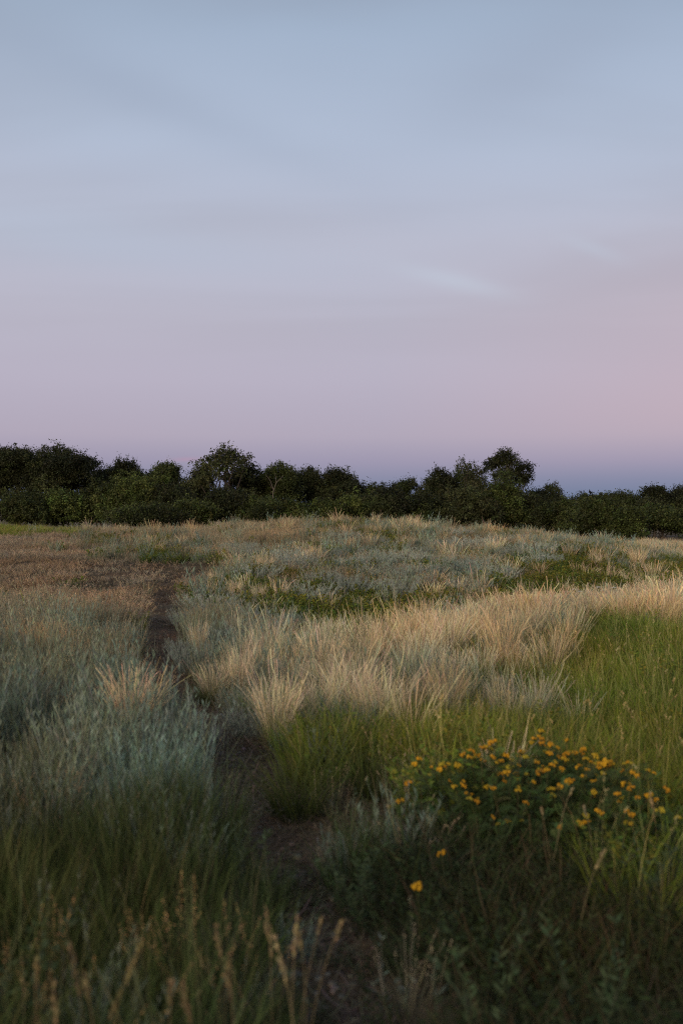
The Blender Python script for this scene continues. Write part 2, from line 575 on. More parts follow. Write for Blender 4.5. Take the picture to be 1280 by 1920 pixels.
def clump(kind, seed, far=False):
    rng = np.random.default_rng(seed)
    mb = MB()
    k = 1.8 if far else 1.0            # farther clumps: fewer, wider blades
    m = .6 if far else 1.0
    if kind == 'feather':
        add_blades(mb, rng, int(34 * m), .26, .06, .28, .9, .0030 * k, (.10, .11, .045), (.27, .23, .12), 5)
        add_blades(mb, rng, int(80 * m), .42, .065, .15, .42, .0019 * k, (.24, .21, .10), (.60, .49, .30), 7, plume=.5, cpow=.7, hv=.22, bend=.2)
    elif kind == 'green':
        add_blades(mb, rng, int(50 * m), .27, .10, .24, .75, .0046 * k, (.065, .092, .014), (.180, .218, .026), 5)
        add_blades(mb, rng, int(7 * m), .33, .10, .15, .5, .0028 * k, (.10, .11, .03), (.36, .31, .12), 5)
        if seed % 3 == 0:
            P = add_blades(mb, rng, 1, .38, .05, .10, .30, .0022 * k, (.13, .14, .05), (.30, .24, .11), 6)
            add_seedhead(mb, rng, P, (.36, .28, .13), .07, 14 if not far else 6, .013 * k)
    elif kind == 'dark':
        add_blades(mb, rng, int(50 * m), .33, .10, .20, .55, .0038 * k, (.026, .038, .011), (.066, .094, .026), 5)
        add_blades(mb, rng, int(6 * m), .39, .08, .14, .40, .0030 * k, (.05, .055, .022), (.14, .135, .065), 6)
    elif kind == 'sage':
        P = add_blades(mb, rng, int(20 * m), .26, .10, .16, .22, .0040 * k, (.10, .09, .06), (.20, .23, .185), 5)
        add_sprig(mb, rng, P, 28 if not far else 16, .034 * (1.4 if far else 1), .0032 * k, (.160, .198, .145), 2.4, .12)
        add_blades(mb, rng, int(26 * m), .29, .12, .16, .40, .0024 * k, (.10, .11, .06), (.215, .222, .135), 6)
    elif kind == 'steppe':
        add_blades(mb, rng, int(34 * m), .20, .12, .26, .6, .0030 * k, (.11, .105, .055), (.27, .225, .135), 5)
        P = add_blades(mb, rng, int(22 * m), .27, .11, .15, .35, .0024 * k, (.15, .135, .07), (.40, .32, .20), 6)
        add_seedhead(mb, rng, P, (.36, .27, .165), .045, 8 if not far else 4, .010 * k)
        P = add_blades(mb, rng, int(7 * m), .18, .11, .22, .2, .0036 * k, (.12, .12, .08), (.18, .2, .15), 4)
        add_sprig(mb, rng, P, 10 if not far else 6, .035, .005 * k, (.15, .175, .135), .9)
    elif kind == 'brown':
        add_blades(mb, rng, int(34 * m), .10, .14, .75, 1.0, .0040 * k, (.19, .145, .095), (.46, .35, .235), 4)
        P = add_blades(mb, rng, int(10 * m), .15, .13, .4, .5, .0032 * k, (.21, .165, .105), (.52, .41, .27), 4)
        add_sprig(mb, rng, P, 8, .022, .006 * k, (.28, .21, .14), .5)
    elif kind == 'weed':
        P = add_blades(mb, rng, int(14 * m), .24, .12, .25, .30, .0045 * k, (.05, .06, .02), (.075, .095, .028), 5)
        add_sprig(mb, rng, P, 20 if not far else 12, .034 * (1.3 if far else 1), .011 * (1.5 if far else 1), (.085, .122, .020), .55, .1)
        add_sprig(mb, rng, P[:4], 16, .022, .012 * k, (.17, .16, .025), .4, .75)
        add_blades(mb, rng, int(16 * m), .26, .12, .2, .6, .004 * k, (.06, .085, .016), (.155, .185, .04), 5)
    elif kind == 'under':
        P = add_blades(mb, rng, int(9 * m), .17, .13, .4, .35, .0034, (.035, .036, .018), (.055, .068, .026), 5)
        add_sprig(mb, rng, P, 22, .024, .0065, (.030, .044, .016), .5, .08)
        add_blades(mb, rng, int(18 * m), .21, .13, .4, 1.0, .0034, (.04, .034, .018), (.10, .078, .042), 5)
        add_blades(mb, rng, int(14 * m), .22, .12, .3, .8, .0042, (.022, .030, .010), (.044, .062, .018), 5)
    elif kind == 'panicle':
        P = add_blades(mb, rng, 4, .40, .08, .14, .35, .0018, (.10, .09, .045), (.24, .18, .09), 7, hv=.25)
        k4 = 4 * 46
        si = np.repeat(np.arange(4), 46)
        f = rng.uniform(0, 1, k4)
        tip, pre = P[si, -1], P[si, -3]
        az = rng.uniform(0, 6.283, k4)
        C = tip + (pre - tip) * f[:, None] + np.stack([np.cos(az), np.sin(az), rng.normal(.3, .5, k4)], 1) * (.022 * f * rng.uniform(0, 1, k4))[:, None]
        D = unit(rng.standard_normal((k4, 3)) + np.array([0, 0, .5]))
        mb.leaves(C, D * .0045, unit(np.cross(D, rng.standard_normal((k4, 3)))) * .0018, jit((.26, .185, .085), k4, rng, .3, .1))
        P = add_blades(mb, rng, 5, .26, .10, .25, .3, .003, (.04, .05, .02), (.08, .10, .03), 5)
        add_sprig(mb, rng, P, 12, .022, .008, (.075, .095, .025), .4, .3)
        add_blades(mb, rng, 24, .28, .10, .2, .6, .0036, (.036, .050, .016), (.088, .105, .036), 5)
    elif kind == 'litter':
        n = 26
        az = rng.uniform(0, 2 * np.pi, n)
        C = np.stack([rng.normal(0, .1, n), rng.normal(0, .1, n), rng.uniform(.004, .02, n)], 1)
        D = np.stack([np.cos(az), np.sin(az), rng.normal(0, .16, n)], 1)
        tt = np.linspace(-1, 1, 4)
        P = C[:, None] + D[:, None] * tt[None, :, None] * rng.uniform(.03, .10, n)[:, None, None]
        P[:, :, 2] = np.abs(P[:, :, 2] + rng.normal(0, .006, (n, 4)))
        side = np.stack([-np.sin(az), np.cos(az), np.zeros(n)], 1)
        cc = jit((.15, .105, .062), n, rng, .35)
        mb.ribbons(P, np.full((n, 4), .0020), side, np.repeat(cc[:, None], 4, 1))
    return mb


SPECIES = ['feather', 'green', 'dark', 'sage', 'steppe', 'brown', 'weed', 'under', 'litter', 'panicle']
STUFF = {'feather': ('feather_grass', 'pale straw coloured feather grass bleached along the low ridge'),
         'green': ('green_grass', 'fresh green grass with thin seed heads on the right slope'),
         'dark': ('tall_grass', 'tall dark green grass filling the near left corner'),
         'sage': ('sagebrush_cover', 'soft grey green wormwood covering the left side and hillside'),
         'steppe': ('steppe_grass', 'thin olive and tan dry steppe grass over the rise'),
         'brown': ('dry_grass', 'short trampled brown dry grass on the left mound'),
         'weed': ('green_weeds', 'leafy yellow green weeds growing in the hollow'),
         'under': ('undergrowth', 'dark tangled undergrowth in the near right corner'),
         'panicle': ('seeding_grass', 'brown seeding grass heads among weeds along the bottom left'),
         'litter': ('plant_litter', 'dead brown stalks lying on the bare soil')}
CLUMPS = {}
for si, sp in enumerate(SPECIES):
    c = bpy.data.collections.new('clumps_' + sp)
    for v in range(5):
        c.objects.link(bpy.data.objects.new('%s_clump_%d' % (sp, v), clump(sp, 100 * si + v).mesh(sp + '_clump', M_SC)))
    for v in range(5, 9):
        c.objects.link(bpy.data.objects.new('%s_clump_%d' % (sp, v), clump(sp, 100 * si + v, True).mesh(sp + '_clump', M_SC)))
    CLUMPS[sp] = c

# ------------------------------------------------------------------ what grows where: samples read off the photograph as ground points
ZONES = {
    988: 'steppe:240-620 sage:700 steppe:780 sage:860-1000 steppe:1080 sage:1160-1240 feather:1275-1330 brown:-100-180 sage:1400',
    1012: 'brown:-100-210 sage:250-330 brown:380 steppe:440-640 sage:720-800 steppe:860 sage:920-1010 steppe:1080 sage:1150-1260 feather:1310 sage:1400',
    1035: 'brown:-100-220 sage:260-350 brown:395 sage:440 brown:490 steppe:540-560 sage:620-880 steppe:940-990 sage:1050 steppe:1110 sage:1170-1400',
    1062: 'brown:-100-230 sage:280-330 steppe:400 sage:450 steppe:500 sage:560-860 steppe:920 brown:980 weed:1080-1140 sage:1200 weed:1260-1400',
    1090: 'brown:-100-250 litter:330-370 brown:400 sage:450-560 weed:600 sage:660-870 weed:930-1150 weed:1230-1400',
    1106: 'brown:180-285 litter:311 brown:335-385',
    1125: 'steppe:-100-40 brown:90-270 litter:310 sage:350 steppe:400 sage:440 weed:490-800 sage:860 weed:930-1050',
    1165: 'steppe:-100-100 sage:170 steppe:250 litter:310 sage:360 steppe:430 sage:500 weed:560-760',
    1200: 'steppe:-100-130 sage:190 steppe:270 litter:308 sage:360 sage:430 sage:490 steppe:540 weed:600-660',
    1225: 'sage:-100-0 steppe:60-180 sage:240 litter:308 sage:365 steppe:430 sage:480 steppe:540 feather:600-740 feather:800-850',
    1205: 'feather:690-720 feather:800-980 sage:1010 green:1080-1400',
    1170: 'feather:860-1060 green:1140-1400',
    1130: 'feather:1040-1400',
    1146: 'feather:930-1060',
    1162: 'green:1090-1400',
    1255: 'sage:-100-200 steppe:270 litter:310 sage:370 steppe:440 steppe:490 feather:570-620 sage:650-720 feather:780 sage:870-950 feather:990 green:1060-1400',
    1300: 'sage:-100-160 sage:210-300 litter:340 steppe:400 steppe:455 sage:500 feather:570-760 steppe:820 feather:880-960 green:1030-1400',
    1345: 'sage:-100-330 litter:375-405 sage:460 feather:530 feather:600-720 green:760-1400',
    1385: 'sage:-100-370 litter:415-440 sage:480 green:540-1400',
    1430: 'sage:-100-390 litter:435-470 green:540-590 litter:640-680 green:740-1400',
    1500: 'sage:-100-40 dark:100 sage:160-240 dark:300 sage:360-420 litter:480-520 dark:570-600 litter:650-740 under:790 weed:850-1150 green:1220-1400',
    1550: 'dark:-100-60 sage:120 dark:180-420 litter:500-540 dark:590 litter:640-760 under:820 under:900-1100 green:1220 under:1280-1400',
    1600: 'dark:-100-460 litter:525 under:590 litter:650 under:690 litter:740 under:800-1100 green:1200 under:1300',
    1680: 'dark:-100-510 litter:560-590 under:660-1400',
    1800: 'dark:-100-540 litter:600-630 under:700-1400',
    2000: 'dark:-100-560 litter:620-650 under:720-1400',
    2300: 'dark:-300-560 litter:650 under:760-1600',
}
HC = dict(feather=.3, green=.22, dark=.27, sage=.2, steppe=.16, brown=.06, weed=.2, under=.15, litter=0, panicle=.2)
LT, LD, LS = [], [], []
for row, txt in ZONES.items():
    for tok in txt.split():
        sp, r = tok.split(':')
        neg = r.startswith('-')
        parts = r.lstrip('-').split('-')
        a = float(parts[0]) * (-1 if neg else 1)
        b = float(parts[-1]) if len(parts) > 1 else a
        for px in np.linspace(a, b, int((b - a) / 55) + 1):
            p = pix(px, row, HC[sp] * .8)
            LT.append(math.atan2(p[0], p[1])), LD.append(math.log(p[1])), LS.append(SPECIES.index(sp))
for p, sp in [((-16, 45), 'green'), ((-14, 42), 'green'), ((-11, 44), 'green'), ((-19, 44), 'green'), ((0, 44), 'steppe'), ((8, 44), 'steppe'), ((16, 44), 'feather'), ((-8, 40), 'steppe')]:
    LT.append(math.atan2(*p)), LD.append(.5 * math.log(p[0] ** 2 + p[1] ** 2)), LS.append(SPECIES.index(sp))
LT, LD, LS = np.array(LT), np.array(LD), np.array(LS)


def species_at(x, y, rng):
    r = np.hypot(x, y)
    t = np.arctan2(x, y)
    ld = np.log(r)
    # ragged borders
    t = t + (fbm(x * 1.1, y * 1.1, 31, 3) - .5) * .14 + rng.normal(0, .018, len(x))
    ld = ld + (fbm(x * 1.1, y * 1.1, 57, 3) - .5) * .22 + rng.normal(0, .035, len(x))
    out = np.empty(len(x), int)
    for i in range(0, len(x), 20000):
        d = ((t[i:i + 20000, None] - LT) * 1.0) ** 2 + ((ld[i:i + 20000, None] - LD) * .55) ** 2
        out[i:i + 20000] = LS[np.argmin(d, 1)]
    return out


def scatter_points(rng):
    xs, ys = [], []
    for d0, d1, dens in [(1.15, 6, 105), (6, 10, 85), (10, 16, 68), (16, 24, 50), (24, 37, 38), (37, 60, 18)]:
        half = .56 if d1 < 17 else .46
        n = int(half * (d1 ** 2 - d0 ** 2) * dens)
        d = np.sqrt(rng.uniform(d0 ** 2, d1 ** 2, n))
        t = rng.uniform(-half, half, n)
        xs.append(d * np.sin(t)), ys.append(d * np.cos(t))
    return np.concatenate(xs), np.concatenate(ys)


BARE = []            # bare litter patches (x, y, radius)
KEEP_OUT = []        # filled below: places where a single plant already stands (x, y, radius)


def build_scatter():
    rng = np.random.default_rng(5)
    x, y = scatter_points(rng)
    sp = species_at(x, y, rng)
    r = np.hypot(x, y)
    dp = np.full(len(x), 9.0)
    nr = r < 30
    dp[nr] = line_dist(x[nr], y[nr], PLINE)
    ds = np.full(len(x), 9.0)
    ds[nr] = line_dist(x[nr], y[nr], SLINE)
    keep = np.ones(len(x), bool)
    for kx, ky, kr in KEEP_OUT:
        keep &= (x - kx) ** 2 + (y - ky) ** 2 > kr * kr
    edge = np.where(r < 5, .08, .20) + .13 * fbm(x * 3, y * 3, 77, 2)
    bare = (dp < edge) | (ds < .55 + .4 * fbm(x * 2, y * 2, 78, 2))
    lit = SPECIES.index('litter')
    for kx, ky, kr in BARE:
        bare |= np.hypot(x - kx, y - ky) < kr * (.7 + .6 * fbm(x * 5, y * 5, 301, 2))
    # litter zones are only litter close to the path or as thin patches; elsewhere steppe tufts mixed in
    sp = np.where(bare, lit, sp)
    sp = np.where((sp == lit) & ~bare & (rng.uniform(0, 1, len(x)) < np.where(r > 7, .55, .12)), SPECIES.index('steppe'), sp)
    onp = bare & (r < 5.2) & (rng.uniform(0, 1, len(x)) < .08)
    sp = np.where(onp, SPECIES.index('under'), sp)
    keep &= ~((sp == lit) & bare & (rng.uniform(0, 1, len(x)) < .35))
    # a little of the neighbours in every patch
    mixin = rng.uniform(0, 1, len(x))
    S_, F_, ST, G_, D_ = [SPECIES.index(k) for k in ('sage', 'feather', 'steppe', 'green', 'dark')]
    sp = np.where((sp == S_) & (mixin < .13), ST, sp)
    sp = np.where((sp == ST) & (mixin > .80), S_, sp)
    sp = np.where((sp == F_) & (mixin < .14), G_, sp)
    sp = np.where((sp == F_) & (mixin > .88), S_, sp)
    sp = np.where((sp == G_) & (mixin < .0), F_, sp)
    sp = np.where((sp == ST) & (mixin < .012) & (r > 10), F_, sp)
    sp = np.where((sp == D_) & (mixin < .05), S_, sp)
    sp = np.where((sp == D_) & (mixin > .90), SPECIES.index('under'), sp)
    sp = np.where((sp == D_) & (r < 3.3) & (mixin > .60), SPECIES.index('panicle'), sp)
    W_ = SPECIES.index('weed')
    mix2 = fbm(x * 1.6, y * 1.6, 211, 3) + rng.normal(0, .06, len(x))
    sp = np.where((sp == S_) & (r > 13) & (mix2 > .53), ST, sp)
    sp = np.where((sp == S_) & (r > 13) & (mix2 < .36), W_, sp)
    sp = np.where((sp == F_) & (r < 14) & (mix2 > .64), S_, sp)
    sp = np.where((sp == F_) & (r < 14) & (mix2 < .35), G_, sp)
    sp = np.where((sp == W_) & (mixin < .07), ST, sp)
    sp = np.where((sp == W_) & (mixin > .98), F_, sp)
    sp = np.where((sp == G_) & (mixin > .92), W_, sp)
    gap = fbm(x * 2.6, y * 2.6, 133, 2)
    keep &= ~((sp == F_) & (gap < .42) & (rng.uniform(0, 1, len(x)) < .75))
    keep &= ~((sp == ST) & (gap < .36) & (rng.uniform(0, 1, len(x)) < .6))
    keep &= ~((sp == S_) & (gap < .40) & (r > 6) & (rng.uniform(0, 1, len(x)) < .6))
    # the trodden clearing where the path bends into the bare slope
    col = 640 + x / np.maximum(y, .1) * FPX + 50 * (fbm(x * 1.5, y * 1.5, 401, 2) - .5)
    clear = (y > 18.3) & (y < 22.6) & (col > 150) & (col < 395)
    sp = np.where(clear, np.where(rng.uniform(0, 1, len(x)) < .55, lit, SPECIES.index('brown')), sp)
    low_ = (y > 15.5) & (y <= 18.3) & (col > 200) & (col < 380) & (sp != lit)
    sp = np.where(low_ & (rng.uniform(0, 1, len(x)) < .6), SPECIES.index('brown'), sp)
    x, y, sp, r, dp = x[keep], y[keep], sp[keep], r[keep], dp[keep]
    z = ground_z(x, y)
    n = len(x)
    patch = fbm(x * .8, y * .8, 91, 3)
    patch2 = fbm(x * 2.3, y * 2.3, 17, 3)
    size = (.66 + .5 * patch + .75 * (patch2 - .42)) * rng.uniform(.82, 1.15, n)
    big = (sp == S_) & (r > 5) & (rng.uniform(0, 1, n) < .10)
    size *= np.where(big, 1.55, np.where((sp == S_) & (r > 5), .88, 1))
    size *= np.where(dp < .5, .62 + .38 * sstep(.15, .5, dp), 1)
    size *= np.where((sp == lit), 1.0 / np.maximum(size, .3), 1)
    bright = (.55 + .9 * fbm(x * 1.3, y * 1.3, 41, 3)) * rng.uniform(.85, 1.15, n)
    bright *= np.where(big, 1.2, 1.0)
    warm = (fbm(x * 1.2, y * 1.2, 63, 3) - .5) * .6
    tint = np.stack([bright * (1 + warm), bright, bright * (1 - warm * .8)], 1)
    far = r > 13
    for i, name in enumerate(SPECIES):
        q = np.nonzero(sp == i)[0]
        if not len(q):
            continue
        m = len(q)
        me = bpy.data.meshes.new(STUFF[name][0])
        me.vertices.add(m)
        me.vertices.foreach_set('co', np.stack([x[q], y[q], z[q]], 1).astype(np.float32).ravel())
        rot = np.stack([rng.normal(0, .06, m), rng.normal(0, .06, m), rng.uniform(0, 6.283, m)], 1)
        sc = np.stack([size[q] * rng.uniform(.9, 1.2, m), size[q] * rng.uniform(.9, 1.2, m), size[q]], 1)
        sc[:, :2] *= np.where(far[q], 1.25, 1.0)[:, None]
        for nm, ty, arr in (('rot', 'FLOAT_VECTOR', rot), ('scl', 'FLOAT_VECTOR', sc), ('tint', 'FLOAT_VECTOR', tint[q])):
            me.attributes.new(nm, ty, 'POINT').data.foreach_set('vector', arr.astype(np.float32).ravel())
        idx = np.where(far[q], rng.integers(5, 9, m), rng.integers(0, 5, m)).astype(np.int32)
        me.attributes.new('idx', 'INT', 'POINT').data.foreach_set('value', idx)
        o = link(STUFF[name][0], me)
        tag(o, STUFF[name][1], 'grass' if 'grass' in STUFF[name][0] else 'plants', kind='stuff')
        ng = bpy.data.node_groups.new('scatter_' + name, 'GeometryNodeTree')
        ng.interface.new_socket('Geometry', in_out='INPUT', socket_type='NodeSocketGeometry')
        ng.interface.new_socket('Geometry', in_out='OUTPUT', socket_type='NodeSocketGeometry')
        gi, go = ng.nodes.new('NodeGroupInput'), ng.nodes.new('NodeGroupOutput')
        ip = ng.nodes.new('GeometryNodeInstanceOnPoints')
        ci = ng.nodes.new('GeometryNodeCollectionInfo')
        ci.inputs['Collection'].default_value = CLUMPS[name]
        ci.inputs['Separate Children'].default_value = True
        ci.inputs['Reset Children'].default_value = True
        ng.links.new(gi.outputs[0], ip.inputs['Points'])
        ng.links.new(ci.outputs[0], ip.inputs['Instance'])
        ip.inputs['Pick Instance'].default_value = True
        for nm, ty, sock in (('rot', 'FLOAT_VECTOR', 'Rotation'), ('scl', 'FLOAT_VECTOR', 'Scale'), ('idx', 'INT', 'Instance Index')):
            na = ng.nodes.new('GeometryNodeInputNamedAttribute')
            na.data_type = ty
            na.inputs[0].default_value = nm
            ng.links.new(na.outputs[0], ip.inputs[sock])
        ng.links.new(ip.outputs[0], go.inputs[0])
        o.modifiers.new('scatter', 'NODES').node_group = ng


# ------------------------------------------------------------------ trees beyond the rise
GREEN = {'dark': (.026, .030, .011), 'mid': (.034, .042, .012), 'light': (.047, .059, .015), 'olive': (.042, .046, .017)}


def make_tree(px, top, half, d, kind, hue, label, seed, group=None):
    rng = np.random.default_rng(seed)
    base = pix(px, 1000, d=d)
    ztop = EYE + (960 - top) / FPX * d
    H = max(1.2, ztop - base[2])
    R = half / FPX * d * {'dense': 1.3, 'bush': 1.35, 'airy': 1.05, 'plates': 1.05}[kind]
    root = bpy.data.objects.new('tree' if kind != 'bush' else 'large_shrub', None)
    COL.objects.link(root)
    root.empty_display_size = .5
    root.location = [float(c) for c in base]
    tag(root, label, 'tree' if kind != 'bush' else 'shrub', group)
    # trunk with limbs
    tb = MB()
    bark = (.060, .048, .038)
    lobes = []
    if kind == 'bush':
        nl = 9
        for i in range(nl):
            a = rng.uniform(0, 6.283)
            q = math.sqrt(rng.uniform(0, 1)) * .62
            zc = H * rng.uniform(.22, .72) * (1.05 - .4 * q)
            lobes.append((np.array([q * R * math.cos(a), q * R * .8 * math.sin(a), zc]), np.array([R * .5, R * .5, H * .30]) * rng.uniform(.5, 1.3)))
        lobes.append((np.array([0, 0, H * .62]), np.array([R * .55, R * .5, H * .36])))
    elif kind == 'airy':
        for i in range(15):
            a = rng.uniform(0, 6.283)
            q = math.sqrt(rng.uniform(0, 1))
            zc = H * (.90 - .30 * q ** 2 - rng.uniform(0, .26))
            lobes.append((np.array([q * R * .80 * math.cos(a), q * R * .8 * math.sin(a), zc]), np.array([R * .34, R * .34, R * .30]) * rng.uniform(.6, 1.3)))
    elif kind == 'plates':
        spec = [(0, 0, .93, .34), (-.62, .1, .80, .40), (.70, 0, .78, .36), (.2, .3, .72, .45), (-.2, -.3, .68, .45), (.55, .2, .62, .4), (-.3, 0, .52, .5), (.3, -.2, .45, .5), (.1, .1, .84, .42), (.82, 0, .68, .26), (-.35, .2, .88, .3)]
        for u, v, w, s in spec:
            lobes.append((np.array([u * R, v * R, w * H]), np.array([s * R, s * R, s * R * .62])))
    else:
        for i in range(13):
            a = rng.uniform(0, 6.283)
            q = math.sqrt(rng.uniform(0, 1))
            zc = H * (.86 - .16 * q ** 2.5 - rng.uniform(0, .5) ** 1.5 * .8)
            lobes.append((np.array([q * R * .74 * math.cos(a), q * R * .74 * math.sin(a), zc]), np.array([R * .36, R * .36, H * .13]) * rng.uniform(.45, 1.4)))
        lobes.append((np.array([0, 0, H * .84]), np.array([R * .42, R * .42, H * .16])))
        lobes.append((np.array([0, 0, H * .45]), np.array([R * .75, R * .75, H * .32])))
    TREE_R = half / FPX * d
    wob = rng.normal(0, .06 * R + .04, (6, 3))
    tp = np.stack([np.zeros(6), np.zeros(6), np.linspace(-.15, H * .8, 6)], 1) + wob * np.linspace(0, 1, 6)[:, None]
    tr = (.028 if kind != 'airy' else .017) * H + .02
    tb.tube(tp, np.linspace(tr, tr * .22, 6), bark, 7)
    for c, rad in lobes[:14]:
        k = rng.integers(1, 4)
        s0 = tp[k]
        mid = (s0 + c) / 2 + rng.normal(0, .12 * R, 3) + np.array([0, 0, -.05 * H])
        tb.tube([s0, mid, c, c + (c - mid) * .35], [tr * .5, tr * .34, tr * .16, .008], bark, 5)
    # crown: twigs with leaves spread over and through the lobes
    mb = MB()
    vol = sum(float(r[0] * r[2]) for c, r in lobes)
    fill = {'airy': 22, 'plates': 62, 'bush': 46, 'dense': 50}[kind]
    for c, rad in lobes:
        lobe_tone = math.exp(rng.normal(0, .28))
        nt = max(10, int(fill * rad[0] * (rad[2] + rad[0]) * .5 * 2.2 + 8))
        dr = unit(rng.standard_normal((nt, 3)))
        dr[:, 2] = np.where(dr[:, 2] < -.35, -dr[:, 2], dr[:, 2])
        rr_ = rng.uniform(.45, 1.0, nt) ** .6 * (1 + .16 * rng.standard_normal(nt) + .22 * (rng.uniform(0, 1, nt) < .06))
        T = c + dr * rad * rr_[:, None]
        T = T[T[:, 2] > .05]
        nt = len(T)
        if not nt:
            continue
        per = 32 if kind != 'airy' else 17
        tw = rng.uniform(.10, .36, nt) * (1.0 if kind != 'airy' else .8)
        up = rng.normal(0, 1, (nt, 3)) + np.array([0, 0, .9])
        up = unit(up)
        si = np.repeat(np.arange(nt), per)
        k = len(si)
        s = rng.uniform(-1, 1.25, k)
        C = T[si] + up[si] * (s * tw[si])[:, None] * 1.1 + rng.normal(0, 1, (k, 3)) * (tw[si] * .38)[:, None]
        D = unit(rng.standard_normal((k, 3)) + np.array([0, 0, .25]))
        V = unit(np.cross(D, rng.standard_normal((k, 3))))
        L = rng.uniform(.034, .072, k)[:, None] * (1.0 if kind != 'airy' else 1.1)
        tcol = jit(GREEN[hue], nt, rng, .32, .08)[si] * rng.uniform(.75, 1.3, (k, 1)) * lobe_tone
        mb.leaves(C, D * L, V * L * .62, tcol)
    allv = np.concatenate(mb.v)
    kz = H / np.quantile(allv[:, 2], .997)
    kx = TREE_R * {'dense': 1.24, 'bush': 1.25, 'airy': 1.0, 'plates': 1.0}[kind] / np.quantile(np.abs(allv[:, 0]), .985)
    for b in (mb, tb):
        b.v = [v * np.array([kx, kx, kz]) for v in b.v]
    link('trunk', tb.mesh('trunk', M_BARK), parent=root)
    link('crown', mb.mesh('crown', M_LEAF), parent=root)
    return root


G1 = 'trees standing behind the grassy rise'
G2 = 'shrubs at the foot of the tree line'
TREES = [
    (-75, 838, 70, 76, 'dense', 'dark', 'dark broad tree cut by the left edge of the photo'),
    (30, 841, 72, 74, 'dense', 'dark', 'dark flat-topped tree second from the left edge'),
    (104, 838, 62, 73, 'dense', 'dark', 'tallest dark tree of the left group, beside the first sky gap'),
    (182, 880, 26, 79, 'airy', 'olive', 'thin low tree in the sky gap right of the left group'),
    (236, 862, 48, 74, 'dense', 'dark', 'round-topped dark tree between the left sky gap and a lower neighbour'),
    (318, 868, 36, 75, 'dense', 'mid', 'small round tree just left of the sky gap beside the airy tree'),
    (376, 880, 22, 72, 'dense', 'dark', 'narrow dark tree under the left side of the airy crown'),
    (424, 834, 58, 70, 'airy', 'olive', 'tall airy tree with sky showing between its leaves'),
    (470, 872, 36, 73, 'dense', 'dark', 'dark tree half hidden under the right side of the airy crown'),
    (522, 868, 30, 72, 'dense', 'mid', 'small-crowned tree with a pale bare branch below its top'),
    (582, 877, 36, 75, 'dense', 'dark', 'dark tree with a flat rounded top left of the centre'),
    (636, 879, 40, 74, 'dense', 'dark', 'broad dark tree at the centre with its top sloping down rightwards'),
    (706, 907, 38, 75, 'dense', 'mid', 'low rounded tree in the dip of the skyline at the centre'),
    (768, 898, 32, 76, 'dense', 'mid', 'low tree rising just left of the stepped right-hand group'),
    (822, 878, 30, 74, 'dense', 'dark', 'dark lobed tree on the lowest step of the right-hand group'),
    (878, 859, 36, 73, 'airy', 'olive', 'loose leafy tree with upright tips beside the tallest right-hand tree'),
    (866, 880, 34, 75, 'dense', 'mid', 'dense tree filling in behind the loose leafy tree'),
    (950, 843, 44, 71, 'plates', 'dark', 'tallest tree on the right, dark with tiered clumps and an open side'),
    (1034, 908, 34, 74, 'dense', 'dark', 'round dark tree right of the tallest right-hand tree'),
    (1098, 926, 40, 77, 'dense', 'mid', 'low even-topped tree where the right-hand skyline is lowest'),
    (1160, 922, 42, 76, 'dense', 'mid', 'low even-topped tree left of the dark pointed tree by the right edge'),
    (1226, 911, 32, 73, 'dense', 'dark', 'dark tree with a pointed top near the right edge'),
    (1282, 911, 36, 74, 'dense', 'dark', 'dark tree cut by the right edge of the photo'),
    (1370, 905, 60, 75, 'dense', 'dark', 'dark tree just past the right edge of the photo'),
]
for i, t in enumerate(TREES):
    make_tree(*t, seed=300 + i, group=G1)
BUSHES = [
    (-70, 915, 60, 64, 'mid', 'broad green shrub below the trees at the left edge'),
    (38, 922, 52, 65, 'mid', 'green shrub below the flat-topped dark tree on the left'),
    (118, 918, 44, 66, 'light', 'lighter green shrub below the tallest tree of the left group'),
    (190, 900, 38, 66, 'mid', 'green shrub under the first sky gap on the left'),
    (244, 890, 46, 65, 'light', 'tall light green shrub in front of the round-topped dark tree'),
    (318, 908, 44, 64, 'dark', 'round shrub in front of the small round tree'),
    (282, 945, 58, 58, 'mid', 'low wide dark shrub reaching the grass right of the tall dry stems'),
    (352, 935, 40, 60, 'light', 'low light green shrub at the grass line below the narrow dark tree'),
    (416, 915, 46, 63, 'dark', 'low shrub at the grass line below the airy tree'),
    (508, 934, 34, 60, 'mid', 'low green shrub hiding the foot of the pale dead tree'),
    (478, 930, 36, 62, 'light', 'light green shrub among brown twigs right of the airy tree'),
    (540, 932, 36, 61, 'light', 'light green shrub at the grass line below the small-crowned tree'),
    (604, 936, 40, 62, 'light', 'yellowish green shrub below the flat rounded dark tree'),
    (660, 925, 42, 62, 'light', 'yellowish green shrub at the centre of the grass crest'),
    (732, 914, 48, 63, 'dark', 'wide green shrub below the dip of the skyline'),
    (800, 926, 40, 63, 'mid', 'green shrub below the lowest step of the right-hand group'),
    (872, 910, 50, 63, 'olive', 'large olive shrub with weeping sides below the loose leafy tree'),
    (940, 893, 40, 65, 'light', 'light green shrub below the tallest tree on the right'),
    (1000, 925, 36, 66, 'dark', 'green shrub right of the foot of the tallest tree on the right'),
    (1060, 935, 40, 65, 'mid', 'dark green shrub below the round dark tree on the right'),
    (1122, 928, 52, 62, 'mid', 'big rounded shrub, the largest dome on the right'),
    (1186, 948, 34, 60, 'light', 'small light green shrub at the right foot of the big rounded dome'),
    (1240, 945, 38, 63, 'mid', 'green shrub below the dark pointed tree by the right edge'),
    (1310, 945, 50, 63, 'mid', 'green shrub at the right edge below the dark cut-off tree'),
]
for i, (px, top, half, d, hue, lab) in enumerate(BUSHES):
    make_tree(px, top, half, d, 'bush', hue, lab, seed=500 + i, group=G2)

